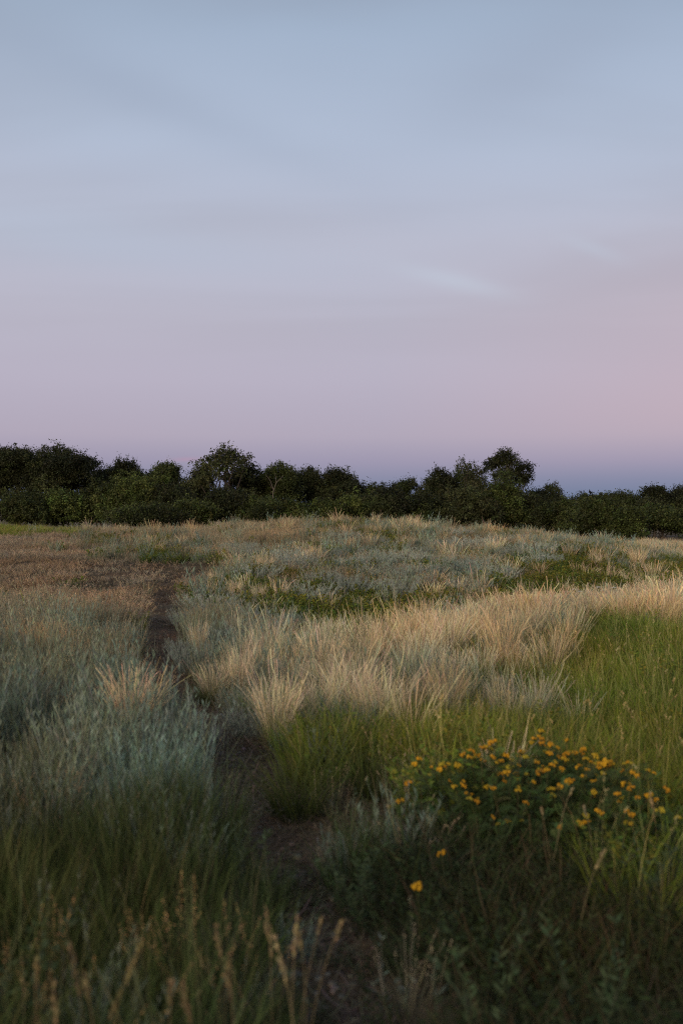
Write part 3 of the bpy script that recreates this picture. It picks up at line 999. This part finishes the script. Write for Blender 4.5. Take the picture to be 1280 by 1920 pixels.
# a pale dead branch standing out before the trees
bb = MB()
p0 = pix(512, 990, d=64.5)
pz = lambda py: EYE + (960 - py) / FPX * 64.5
px_ = lambda q: (q - 640) / FPX * 64.5
pl = lambda L: [np.array([px_(a) - p0[0], 0.0, pz(b) - p0[2]]) for a, b in L]
bb.tube([np.array([0, 0, -.1])] + pl([(511, 950), (512, 922), (518, 905), (531, 892)]), [.035, .03, .024, .018, .008], (.12, .10, .085), 6)
bb.tube(pl([(513, 918), (506, 900), (498, 890)]), [.018, .013, .006], (.12, .10, .085), 5)
bb.tube(pl([(518, 905), (517, 895), (515, 886)]), [.015, .01, .005], (.12, .10, .085), 5)
tag(link('bare_tree', bb.mesh('bare_tree', M_BARK), p0), 'pale bare dead tree forking before the green trees', 'tree')

# ------------------------------------------------------------------ single shrubs and tussocks
def shrub_mesh(seed, kind):
    """stems and foliage of one plant, as two meshes"""
    rng = np.random.default_rng(seed)
    st, fo = MB(), MB()
    if kind == 'sage':
        P = add_blades(st, rng, 110, .27, .15, .50, .10, .0040, (.09, .08, .055), (.17, .19, .155), 5, hv=.15)
        add_sprig(fo, rng, P, 34, .034, .0036, (.235, .262, .218), 2.2, .15)
    elif kind == 'feather':
        add_blades(st, rng, 110, .26, .09, .38, 1.0, .0030, (.09, .10, .04), (.26, .22, .12), 5)
        add_blades(fo, rng, 330, .44, .085, .20, .45, .0021, (.22, .19, .095), (.62, .50, .32), 7, plume=.6, cpow=.6, hv=.22, bend=.2)
    elif kind == 'green':
        add_blades(st, rng, 60, .22, .12, .4, .8, .005, (.03, .036, .012), (.06, .07, .02), 5)
        add_blades(fo, rng, 220, .38, .12, .30, .65, .0042, (.036, .048, .012), (.085, .105, .026), 6)
    return st, fo


PROTO = {}
PN = {'sage': ('sagebrush', 'stems', 'foliage'), 'feather': ('grass_tussock', 'leaf_blades', 'plumes'), 'green': ('grass_tussock', 'dead_blades', 'leaf_blades')}
PM = {}
for kd in PN:
    PM[kd] = []
    for v in range(4):
        st, fo = shrub_mesh(900 + v + 10 * len(PM), kd)
        PM[kd].append((st.mesh(PN[kd][1], M_PL), fo.mesh(PN[kd][2], M_PL)))
_cnt = [0]


def plant(kd, px, py, sc, label, group=None, d=None, parts=True, bright=1.0, warm=0.0):
    """one plant with its base at a column and row of the photo"""
    p = pix(px, py, d=d)
    _cnt[0] += 1
    rng = np.random.default_rng(4000 + _cnt[0])
    v = _cnt[0] % 4
    root = bpy.data.objects.new(PN[kd][0], None)
    COL.objects.link(root)
    root.empty_display_size = .1
    root.location = [float(c) for c in p]
    root.rotation_euler = (0, 0, rng.uniform(0, 6.28))
    s = np.ones(3) * sc if np.isscalar(sc) else np.array(sc)
    root.scale = [float(c) for c in s * rng.uniform(.93, 1.07)]
    for nm, me in zip(PN[kd][1:], PM[kd][v]):
        o = link(nm, me, parent=root)
        bk = bright * (1.18 if kd == 'feather' else 1.0)
        o.color = (bk * (1 + warm), bk, bk * (1 - warm), 1)
    tag(root, label, 'shrub' if kd == 'sage' else 'grass tussock', group)
    KEEP_OUT.append((p[0], p[1], .10 * float(np.mean(s[:2]))))
    return root


GT = 'pale feather grass tussocks'
plant('feather', 250, 1395, 1.0, 'single big pale tussock in the grey sagebrush left of the path', GT, warm=.05)
plant('feather', 520, 1395, .95, 'pale tussock nearest the path, leaning over the green tussock', GT)
plant('feather', 560, 1330, .95, 'pale tussock behind the one nearest the path', GT)
plant('feather', 452, 1320, (.6, .6, .95), 'thin upright pale tuft between the path and the pale ridge', GT)
plant('feather', 400, 1318, (.8, .8, .62), 'low tuft with pale tips at the bend of the path', GT, bright=.85)
plant('feather', 600, 1290, 1.1, 'tall pale tussock at the left end of the pale ridge', GT)
plant('feather', 655, 1365, 1.1, 'big pale tussock at the front of the pale ridge', GT)
plant('feather', 700, 1370, .9, 'pale tussock beside the biggest one at the front of the ridge', GT)
plant('feather', 710, 1265, 1.05, 'tall pale tussock standing up on the ridge left of the dense pale mass', GT)
plant('feather', 790, 1270, 1.15, 'densest pale tussock in the middle of the ridge', GT)
plant('feather', 840, 1250, 1.15, 'tall pale tussock on the crest right of the densest one', GT)
plant('feather', 850, 1300, .85, 'pale tussock below the middle of the ridge beside green grass', GT)
plant('feather', 905, 1285, .75, 'short pale tussock leaning right below the ridge', GT)
plant('feather', 980, 1190, 1.05, 'pale tussock on the crest before the grey hillside', GT)
plant('feather', 965, 1268, .7, 'pale tussock at the border with the green slope', GT)
plant('feather', 440, 1130, .75, 'pale tussock beside the far part of the path', GT, warm=.02)
plant('feather', 405, 1105, .65, 'slim pale tussock where the path turns', GT)
plant('feather', 485, 1135, .65, 'pale tussock among weeds right of the far path', GT)
plant('feather', 1195, 1068, 1.1, 'lone pale tussock on the right of the grey hillside', GT, warm=.05)
plant('feather', 1112, 1072, .8, 'small pale tussock left of the lone one on the hillside', GT, bright=.9)
plant('feather', 775, 996, 1.0, 'pale tussock on the skyline of the rise, nearest the middle', GT)
plant('feather', 960, 1002, .75, 'pale tussock on the skyline below the tallest right-hand tree', GT)
plant('feather', 1130, 1008, .8, 'pale tussock on the right part of the skyline', GT)
plant('feather', 765, 1035, .8, 'upright pale tussock halfway up the grey hillside', GT, bright=.9)
plant('feather', 500, 1080, .7, 'pale tussock among silver shrubs left of the hollow', GT, bright=.9)
GG = 'green grass tussocks beside the path'
plant('green', 560, 1535, (1.25, 1.1, .98), 'big dark green grass tussock between the path and bare litter', GG)
plant('green', 700, 1500, 1.0, 'green grass tussock on the far side of the bare litter', GG)
plant('green', 385, 1325, .6, 'small green tussock at the inner bend of the path', GG)

GT2 = 'thin pale tufts right of the path'
plant('feather', 372, 1235, (.55, .55, .8), 'pale stalks rising through the rounded sagebrush right of the path', GT2, bright=.85)
plant('feather', 425, 1300, (.5, .5, .7), 'thin pale tuft between the bend of the path and the upright pale tuft', GT2, bright=.9)
plant('feather', 470, 1265, (.5, .5, .8), 'thin pale tuft behind the upright pale tuft', GT2, bright=.85)
plant('feather', 440, 1215, (.55, .55, .75), 'faded tuft in the grey shrubs halfway between path and ridge', GT2, bright=.75)
GS = 'silver sagebrush shrubs'
plant('sage', 415, 1225, (1.3, 1.2, 1.2), 'low grey sagebrush behind the rounded one right of the path', GS)
plant('sage', 350, 1180, (1.1, 1.1, 1.0), 'grey sagebrush beside the middle of the straight path', GS)
plant('sage', 455, 1185, (1.4, 1.2, 1.2), 'wide grey sagebrush before the leafy hollow, right of the straight path', GS, bright=1.1)
plant('sage', 515, 1250, (1.1, 1.0, 1.1), 'grey sagebrush at the left foot of the pale ridge', GS, bright=1.1)
plant('sage', 470, 1385, (.9, .9, .9), 'small grey sagebrush left of the pale tussock nearest the path', GS)
plant('sage', 330, 1425, (1.15, 1.1, 1.1), 'broad blue grey sagebrush on the left bank of the near path', GS, bright=.66)
plant('sage', 362, 1440, (.9, .9, 1.0), 'blue grey sagebrush overhanging the path, right of the broad one', GS, bright=.66)
plant('sage', 285, 1430, 1.0, 'blue grey sagebrush in front of the single pale tussock', GS, bright=.66)
plant('sage', 362, 1268, (1.0, 1.0, 1.15), 'rounded sagebrush with pale stalks right of the path before its bend', GS, bright=.95)
plant('sage', 345, 1240, .9, 'grey sagebrush at the right edge of the dark straight path', GS)
plant('sage', 20, 1360, 1.2, 'tall grey sagebrush at the left edge of the photo', GS, bright=.7)
plant('sage', 170, 1340, 1.1, 'grey sagebrush left of the single pale tussock', GS, bright=.7)
plant('sage', 560, 1275, .95, 'grey sagebrush inside the left end of the pale ridge', GS)
plant('sage', 680, 1300, 1.1, 'dark grey sagebrush enclosed by the pale tussocks', GS, bright=.85)
plant('sage', 880, 1240, 1.1, 'grey sagebrush in the crest of the pale ridge', GS, bright=.9)
plant('sage', 945, 1245, 1.0, 'grey sagebrush right of the one in the crest', GS, bright=.9)
rng = np.random.default_rng(77)
HILL = [(450, 1040), (455, 1055), (500, 1062), (640, 1022), (700, 1030), (740, 1042), (790, 1048), (830, 1040), (880, 1035), (930, 1028), (980, 1022), (1040, 1025),
        (1170, 1018), (1240, 1050), (620, 1060), (660, 1078), (700, 1072), (760, 1068), (810, 1068), (860, 1078), (900, 1075), (720, 1098), (780, 1105), (830, 1115), (880, 1122),
        (600, 1105), (650, 1120), (560, 1075), (540, 1062), (690, 1052), (960, 1052), (1020, 1068), (1060, 1050), (1090, 1032), (1000, 1045), (850, 1012), (1130, 1046), (680, 1120),
        (750, 1126), (800, 1090), (930, 1092), (480, 1090), (520, 1200), (470, 1210), (430, 1190), (400, 1160), (580, 1140)]
COLS = [(430, 'the airy tree'), (500, 'the tree with the bare branch'), (580, 'the flat rounded dark tree'), (640, 'the broad central tree'), (705, 'the dip of the skyline'), (765, 'the pale skyline tussock'),
        (825, 'the lowest step of the right-hand trees'), (880, 'the loose leafy tree'), (950, 'the tallest right-hand tree'), (1034, 'the round dark tree'), (1110, 'the big rounded shrub'), (1175, 'the lone pale tussock'), (1240, 'the dark pointed tree')]
ROWS = [(1030, 'high on the hillside'), (1056, 'halfway up the hillside'), (1085, 'low on the hillside'), (1112, 'at the edge of the green hollow'), (1150, 'inside the green hollow'), (1300, 'near the far path')]
spots = {}
for a, b in HILL:
    cn = min(COLS, key=lambda c: abs(c[0] - a))[1]
    rn = next(r[1] for r in ROWS if b <= r[0])
    spots.setdefault((rn, cn), []).append((a, b))
for (rn, cn), pts in spots.items():
    pts.sort()
    for k, (a, b) in enumerate(pts):
        w = 'silver sagebrush' if len(pts) == 1 else ('left-hand sagebrush', 'right-hand sagebrush', 'rightmost sagebrush')[k]
        plant('sage', a, b, (rng.uniform(1.5, 2.6), rng.uniform(1.3, 2.0), rng.uniform(1.15, 1.55)), '%s %s below %s' % (w, rn, cn.replace('the lowest step of the right-hand trees', 'the lobed right-hand tree').replace('the tree with the bare branch', 'the bare dead tree')), 'sagebrush on the hillside', bright=rng.uniform(1.0, 1.45))

# ------------------------------------------------------------------ the yellow flowering bush
def flower_head(seed):
    rng = np.random.default_rng(seed)
    mb = MB()
    n = 11
    for i in range(n):
        a, q = rng.uniform(0, 6.283), math.sqrt(rng.uniform(0, 1)) * .020
        c = np.array([q * math.cos(a), q * math.sin(a), .012 * (1 - (q / .02) ** 2) + rng.normal(0, .004)])
        r = rng.uniform(.0048, .0075)
        col = np.array([(.52, .265, .012), (.52, .29, .015), (.42, .20, .012), (.46, .30, .02), (.50, .25, .012), (.34, .27, .025)][seed % 6]) * rng.uniform(.75, 1.2)
        mb.tube([c + [0, 0, -.006], c, c + [0, 0, .006], c + [0, 0, .0085]], [r * .5, r, r * .75, .0005], col, 7)
        mb.tube([np.array([0, 0, -.03]), c + [0, 0, -.006]], [.0012, .0010], (.05, .065, .02), 4)
    return mb.mesh('flower_head', M_PL)


FH = [flower_head(s) for s in range(6)]
FLOWERS = [(785, 1424), (778, 1432), (846, 1468), (852, 1476), (873, 1487), (880, 1498), (884, 1490), (888, 1502), (905, 1402), (913, 1400), (868, 1416), (888, 1420), (902, 1424), (826, 1442), (835, 1438), (855, 1436), (922, 1420), (938, 1415),
           (940, 1452), (950, 1450), (946, 1458), (912, 1477), (923, 1533), (730, 1514), (746, 1504), (752, 1500), (765, 1470), (958, 1424), (972, 1418), (985, 1420), (1000, 1386), (1008, 1382), (1015, 1388), (996, 1392), (1062, 1388),
           (1022, 1410), (1030, 1414), (1038, 1408), (1060, 1416), (1066, 1414), (1078, 1412), (1010, 1442), (1018, 1440), (1024, 1446), (1012, 1450), (1040, 1430), (1052, 1442), (986, 1452), (992, 1468), (998, 1467), (985, 1506),
           (1036, 1480), (1048, 1478), (1035, 1494), (1066, 1467), (1060, 1470), (1070, 1465), (1098, 1424), (1108, 1430), (1114, 1432), (1122, 1440), (1132, 1430), (1140, 1438), (1146, 1436), (1100, 1444), (1170, 1432), (1176, 1430),
           (1110, 1465), (1108, 1490), (1112, 1486), (1052, 1546), (978, 1539), (1120, 1523), (1126, 1530), (1104, 1541), (1083, 1541), (1158, 1490), (1164, 1496), (1160, 1504), (1172, 1470), (1174, 1522), (1182, 1545), (1195, 1455), (1212, 1444), (1225, 1450), (1178, 1470),
           (1248, 1482), (1216, 1496), (1230, 1500), (1238, 1520), (1005, 1430), (970, 1436), (1090, 1412), (930, 1430), (1046, 1420), (955, 1440)]
_r = np.random.default_rng(19)
FLOWERS += [(a + _r.normal(0, 22), b + _r.normal(2, 9)) for a, b in FLOWERS if a > 800 and _r.uniform() < .75]
bush = bpy.data.objects.new('flowering_bush', None)
COL.objects.link(bush)
bush.empty_display_size = .2
bc = pix(1010, 1650, d=4.85)
bush.location = [float(c) for c in bc]
tag(bush, 'dark green bush covered with flat orange yellow flower heads', 'bush')
rng = np.random.default_rng(42)
stm, lvs = MB(), MB()
SP = []
for k, (a, b) in enumerate(FLOWERS):
    d = 4.35 + (1560 - b) / 180 * .95 + rng.normal(0, .06)
    if a < 760:
        d = 4.75
    tip = np.array([(a - 640) / FPX * d, d, EYE - (b - 960) / FPX * d]) - bc
    root = np.array([tip[0] * .62 + rng.normal(0, .05), tip[1] * .7 + rng.normal(0, .06), 0.0])
    root[2] = float(ground_z(np.array([root[0] + bc[0]]), np.array([root[1] + bc[1]]))[0]) - bc[2] - .03
    t = np.linspace(0, 1, 7)[:, None]
    SP.append(root * (1 - t) + tip * t + np.sin(t * np.pi) * rng.normal(0, .012, 3))
    f = link('flower_head', FH[k % 6], tip, rng.uniform(0, 6.28), rng.choice([.32, .45, .6, .75, .95], p=[.1, .2, .3, .25, .15]) * rng.uniform(.9, 1.1) * np.array([1.1, 1.1, 1]), bush)
    f.rotation_euler[0], f.rotation_euler[1] = rng.normal(.35, .25), rng.normal(0, .25)
# stems without flowers fill the bush
for k in range(150):
    a, q = rng.uniform(0, 6.283), math.sqrt(rng.uniform(0, 1))
    root = np.array([q * .55 * math.cos(a), q * .38 * math.sin(a), 0.0])
    root[2] = float(ground_z(np.array([root[0] + bc[0]]), np.array([root[1] + bc[1]]))[0]) - bc[2] - .03
    tip = np.array([root[0] * 1.25, root[1] * 1.25, root[2] + .52 * (1 - .45 * q ** 2) * rng.uniform(.6, .98)]) + rng.normal(0, .03, 3)
    t = np.linspace(0, 1, 7)[:, None]
    SP.append(root * (1 - t) + tip * t + np.sin(t * np.pi) * rng.normal(0, .015, 3))
SP = np.array(SP)
n = len(SP)
fa = rng.uniform(0, 6.28, n)
stm.ribbons(SP, np.full((n, 7), .0018), np.stack([np.cos(fa), np.sin(fa), np.zeros(n)], 1), np.repeat(jit((.055, .050, .022), n, rng)[:, None], 7, 1))
stm.ribbons(SP, np.full((n, 7), .0018), np.stack([-np.sin(fa), np.cos(fa), np.zeros(n)], 1), np.repeat(jit((.055, .050, .022), n, rng)[:, None], 7, 1))
# feathery divided leaves: a midrib with side leaflets
nl = 16
for s in SP:
    t = rng.uniform(.22, .93, nl) * 6
    i = np.minimum(t.astype(int), 5)
    C = s[i] * (1 - (t - i))[:, None] + s[i + 1] * (t - i)[:, None]
    az = rng.uniform(0, 6.283, nl)
    D = unit(np.stack([np.cos(az), np.sin(az), rng.normal(.75, .35, nl)], 1))
    L = rng.uniform(.04, .085, nl)
    u = np.linspace(.2, 1, 6)
    Q = np.cross(D, np.array([0, 0, 1.0]))
    Q = unit(Q)
    Cm = (C[:, None] + D[:, None] * (u[None, :, None] * L[:, None, None])).reshape(-1, 3) + np.array([0, 0, -.012]) * np.tile(u ** 2, nl)[:, None]
    Dm, Qm = np.repeat(D, 6, 0), np.repeat(Q, 6, 0)
    wl = np.tile(.012 * np.sin(u * 2.6), nl)[:, None] + .004
    cc = np.repeat(jit((.060, .094, .028), nl, rng, .4), 6, 0)
    up = np.cross(Dm, Qm)
    for sg in (-1, 1):
        A = unit(Qm * sg + Dm * .6)
        lvs.leaves(Cm + A * wl, A * wl, unit(np.cross(A, up)) * .0024, cc)
link('stems', stm.mesh('stems', M_PL), parent=bush)
link('leaves', lvs.mesh('leaves', M_PL), parent=bush)


def flower_plant(px, py, d, label, sc=1.0):
    z = EYE - (py - 960) / FPX * d
    p = pix(px, py, d=d)
    root = bpy.data.objects.new('yellow_flower', None)
    COL.objects.link(root)
    root.empty_display_size = .1
    root.location = [float(c) for c in p]
    h = z - p[2]
    s = MB()
    s.tube([np.array([.02, .01, -.02]), np.array([.012, .0, h * .5]), np.array([0, 0, h])], [.003, .0025, .002], (.05, .055, .02), 5)
    r = np.random.default_rng(int(px))
    P = np.stack([np.linspace(np.array([.02, .01, 0]), np.array([0, 0, h]), 5)])
    add_sprig(s, r, P, 12, .06, .012, (.04, .055, .018), .5)
    link('stem', s.mesh('stem', M_PL), parent=root)
    link('flower_head', FH[int(px) % 6], (0, 0, h), 1.0, sc, root)
    tag(root, label, 'flower', 'low yellow flowers apart from the bush')


flower_plant(828, 1602, 4.1, 'lone low yellow flower below the left side of the flowering bush', .8)
flower_plant(781, 1663, 3.6, 'lowest lone yellow flower, on the dark ground right of the path', 1.0)

# small white umbels at the edge of the hollow
ub = MB()
r = np.random.default_rng(8)
hb = MB()
ub.tube([np.array([0, 0, -.05]), np.array([.01, 0, .3]), np.array([0, 0, .55])], [.004, .003, .002], (.07, .08, .03), 5)
a = r.uniform(0, 6.283, 22)
q = np.sqrt(r.uniform(0, 1, 22)) * .045
C = np.stack([q * np.cos(a), q * np.sin(a), .55 + .02 - q * .2], 1)
hb.leaves(C, np.tile([.011, 0, 0.002], (22, 1)), np.tile([0, .010, .003], (22, 1)), np.tile([.62, .60, .52], (22, 1)))
for c in C:
    ub.tube([np.array([0, 0, .52]), c], [.0012, .001], (.07, .08, .03), 3)
UM, HM = ub.mesh('stem', M_PL), hb.mesh('flower_head', M_PL)
for k, (px, py) in enumerate([(1150, 1101), (1129, 1106), (1064, 1109), (1087, 1108), (1122, 1100), (1050, 1115), (1076, 1104)]):
    d = 15.5
    p = pix(px, py, d=d)
    h = EYE - (py - 960) / FPX * d - p[2]
    root = bpy.data.objects.new('white_flower', None)
    COL.objects.link(root)
    root.location = [float(c) for c in p]
    root.scale = (.9, .9, float(max(.4, h / .57)))
    root.empty_display_size = .1
    link('stem', UM, parent=root)
    link('flower_head', HM, parent=root)
    tag(root, 'small white umbel flower standing in the green hollow beyond the pale grass', 'flower', 'white flowers in the hollow')

# ------------------------------------------------------------------ dry stalks standing near the camera, leafy weeds
def dry_stalk(px, py, d, label, spread, lean, sc=1.0, tan=(.22, .17, .09)):
    """seed stalk whose top shows at a column and row of the photo"""
    r = np.random.default_rng(int(px * 7 + py))
    z = EYE - (py - 960) / FPX * d
    p = pix(px - lean * 60, py, d=d)
    root = bpy.data.objects.new('dry_seed_stalk', None)
    COL.objects.link(root)
    root.empty_display_size = .1
    root.location = [float(c) for c in p]
    h = z - p[2]
    tipx = (px - 640) / FPX * d - p[0]
    st, hd = MB(), MB()
    t = np.linspace(0, 1, 9)[:, None]
    nod = r.uniform(-1, 1) * .03
    bow = r.normal(0, .025)
    pts = np.concatenate([tipx * t ** 1.8 + bow * np.sin(t * np.pi) + nod * t ** 6, bow * .6 * np.sin(t * np.pi * 1.3) + r.normal(0, .003, (9, 1)), -.02 + (h + .02) * t - abs(nod) * .5 * t ** 8], 1)
    st.tube(pts, np.linspace(.0018, .0009, 9), np.array(tan) * .8, 5)
    P = np.stack([pts] * 1)
    n = int(70 * sc)
    f = r.uniform(0, 1, n) ** .8
    ln = spread * sc
    ax = unit(pts[-1] - pts[-3])
    C = pts[-1] - ax * (f * ln)[:, None]
    w = .0045 * sc * np.sin(np.clip(f, .02, 1) * np.pi) ** .6 + .003
    aa = r.uniform(0, 6.283, n)
    off = np.stack([np.cos(aa), np.sin(aa), r.normal(.2, .4, n)], 1) * (w * r.uniform(.2, 1.1, n))[:, None]
    D = unit(off + ax * .02 + np.array([0, 0, .006]))
    L = r.uniform(.004, .008, n)[:, None] * 1.3
    hd.leaves(C + off, D * L, unit(np.cross(D, r.standard_normal((n, 3)))) * .0026, jit(tan, n, r, .28, .08))
    for k in range(0, n, 5):
        hd.tube([C[k], C[k] + off[k]], [.0008, .0006], np.array(tan) * .8, 3)
    # a few dry leaves on the stem
    add_blades(st, r, 4, .22, .01, .45, .9, .004, np.array(tan) * .5, np.array(tan) * .8, 5)
    link('stem', st.mesh('stem', M_PL), parent=root)
    link('seed_head', hd.mesh('seed_head', M_PL), parent=root)
    tag(root, label, 'dry plant', 'dry seed stalks near the camera')


for row in [
    (393, 1718, 2.7, 'slender dry stalk with a brown head, standing left of the pale stalk bundle', .10, .1),
    (435, 1795, 2.4, 'straight pale dry stalk with a narrow head left of the bundle', .13, 0, .7),
    (516, 1690, 2.8, 'feathery dry stalk at the left of the bundle beside the path', .14, -.1),
    (528, 1742, 2.5, 'pale thick dry stalk, the lightest of the bundle beside the path', .18, -.4, .8, (.34, .27, .15)),
    (551, 1712, 2.7, 'tall dry stalk in the middle of the bundle beside the path', .14, .1, .8, (.28, .215, .12)),
    (574, 1735, 2.6, 'thin dry stalk on the right of the bundle beside the path', .08, .2, .6),
    (612, 1715, 2.8, 'thin dry stalk leaning over the path, right of the bundle', .08, .8, .6),
    (636, 1722, 2.7, 'farthest right dry stalk leaning over the path', .10, 1.0, .6),
    (133, 1762, 2.5, 'branched brown seed head near the left bottom corner', .12, .0, 1.2, (.17, .13, .07)),
    (120, 1830, 2.3, 'ragged brown stalk below the branched head in the left bottom corner', .12, .2, 1.0),
    (245, 1752, 2.5, 'yellowish dry stalk between the branched head and the slender stalk', .16, .5, 1.3, (.20, .165, .07)),
    (165, 1812, 2.3, 'short dry stalk crossing the yellowish one at the bottom left', .10, .3, .8),
    (365, 1826, 2.3, 'forked brown seed head at the bottom, left of the straight pale stalk', .10, .4, 1.0, (.18, .135, .07)),
    (335, 1838, 2.3, 'small brown seed head on the left fork at the bottom', .07, -.5, .8, (.18, .135, .07)),
    (62, 1790, 2.5, 'dull dry stalk close to the left bottom corner', .10, 0, .8, (.22, .16, .08)),
    (1212, 1482, 4.6, 'bent straw coloured stalk at the right side of the flowering bush', .14, -.2, 1.1, (.34, .25, .13)),
    (1062, 1470, 4.25, 'long pale dry stem standing up through the flowering bush', .06, .6, .5, (.30, .25, .14)),
    (1008, 1510, 4.2, 'dry stem bending left in front of the flowering bush', .05, -.4, .5, (.26, .20, .11)),
    (1100, 1505, 4.2, 'grey dry stem in front of the right half of the bush', .08, -.1, .6, (.22, .19, .12)),
    (1128, 1590, 3.5, 'dry grass stalk leaning right below the flowering bush', .10, .8, .8, (.22, .18, .09)),
]:
    dry_stalk(*row)


def leafy(px, py, d, label, h=None, colr=(.050, .075, .036), sc=1.0):
    r = np.random.default_rng(int(px * 3 + py))
    z = EYE - (py - 960) / FPX * d
    p = pix(px, py, d=d)
    h = z - p[2]
    root = bpy.data.objects.new('leafy_weed', None)
    COL.objects.link(root)
    root.empty_display_size = .1
    root.location = [float(c) for c in p]
    st, lf = MB(), MB()
    P = add_blades(st, r, 6, h, .03, .22, .35, .006, (.05, .055, .03), np.array(colr), 7, hv=.12)
    add_sprig(lf, r, P, 30, .036 * sc, .0085 * sc, colr, .7, .2)
    link('stem', st.mesh('stem', M_PL), parent=root)
    link('leaves', lf.mesh('leaves', M_PL), parent=root)
    tag(root, label, 'weed', 'leafy weeds near the camera')


for row in [
    (1205, 1575, 3.9, 'blue green leafy weed arching below the right side of the flowering bush'),
    (940, 1480, 4.7, 'pale green leafy sprig inside the flowering bush'),
    (840, 1410, 5.6, 'light green leafy sprig above the left side of the flowering bush'),
    (800, 1510, 4.7, 'spreading leafy weed at the left foot of the flowering bush'),
    (920, 1770, 2.9, 'upright green weed in the dark ground at the bottom right'),
    (690, 1600, 3.9, 'grey green sprig right of the path in the near ground'),
    (655, 1590, 4.1, 'yellowish weed beside the grey green sprig right of the path'),
    (1110, 1740, 2.9, 'green weed low in the right bottom corner'),
    (480, 1560, 4.2, 'blue green sprig on the left edge of the near path'),
    (20, 1690, 2.8, 'leafy weed at the left edge above the bottom corner'),
]:
    leafy(*row)

KEEP_OUT.append((bc[0], bc[1], .30))
for a, b, r_ in [(690, 1490, .24), (700, 1545, .20), (668, 1585, .16), (730, 1520, .16)]:
    p = pix(a, b)
    BARE.append((p[0], p[1], r_))
build_scatter()
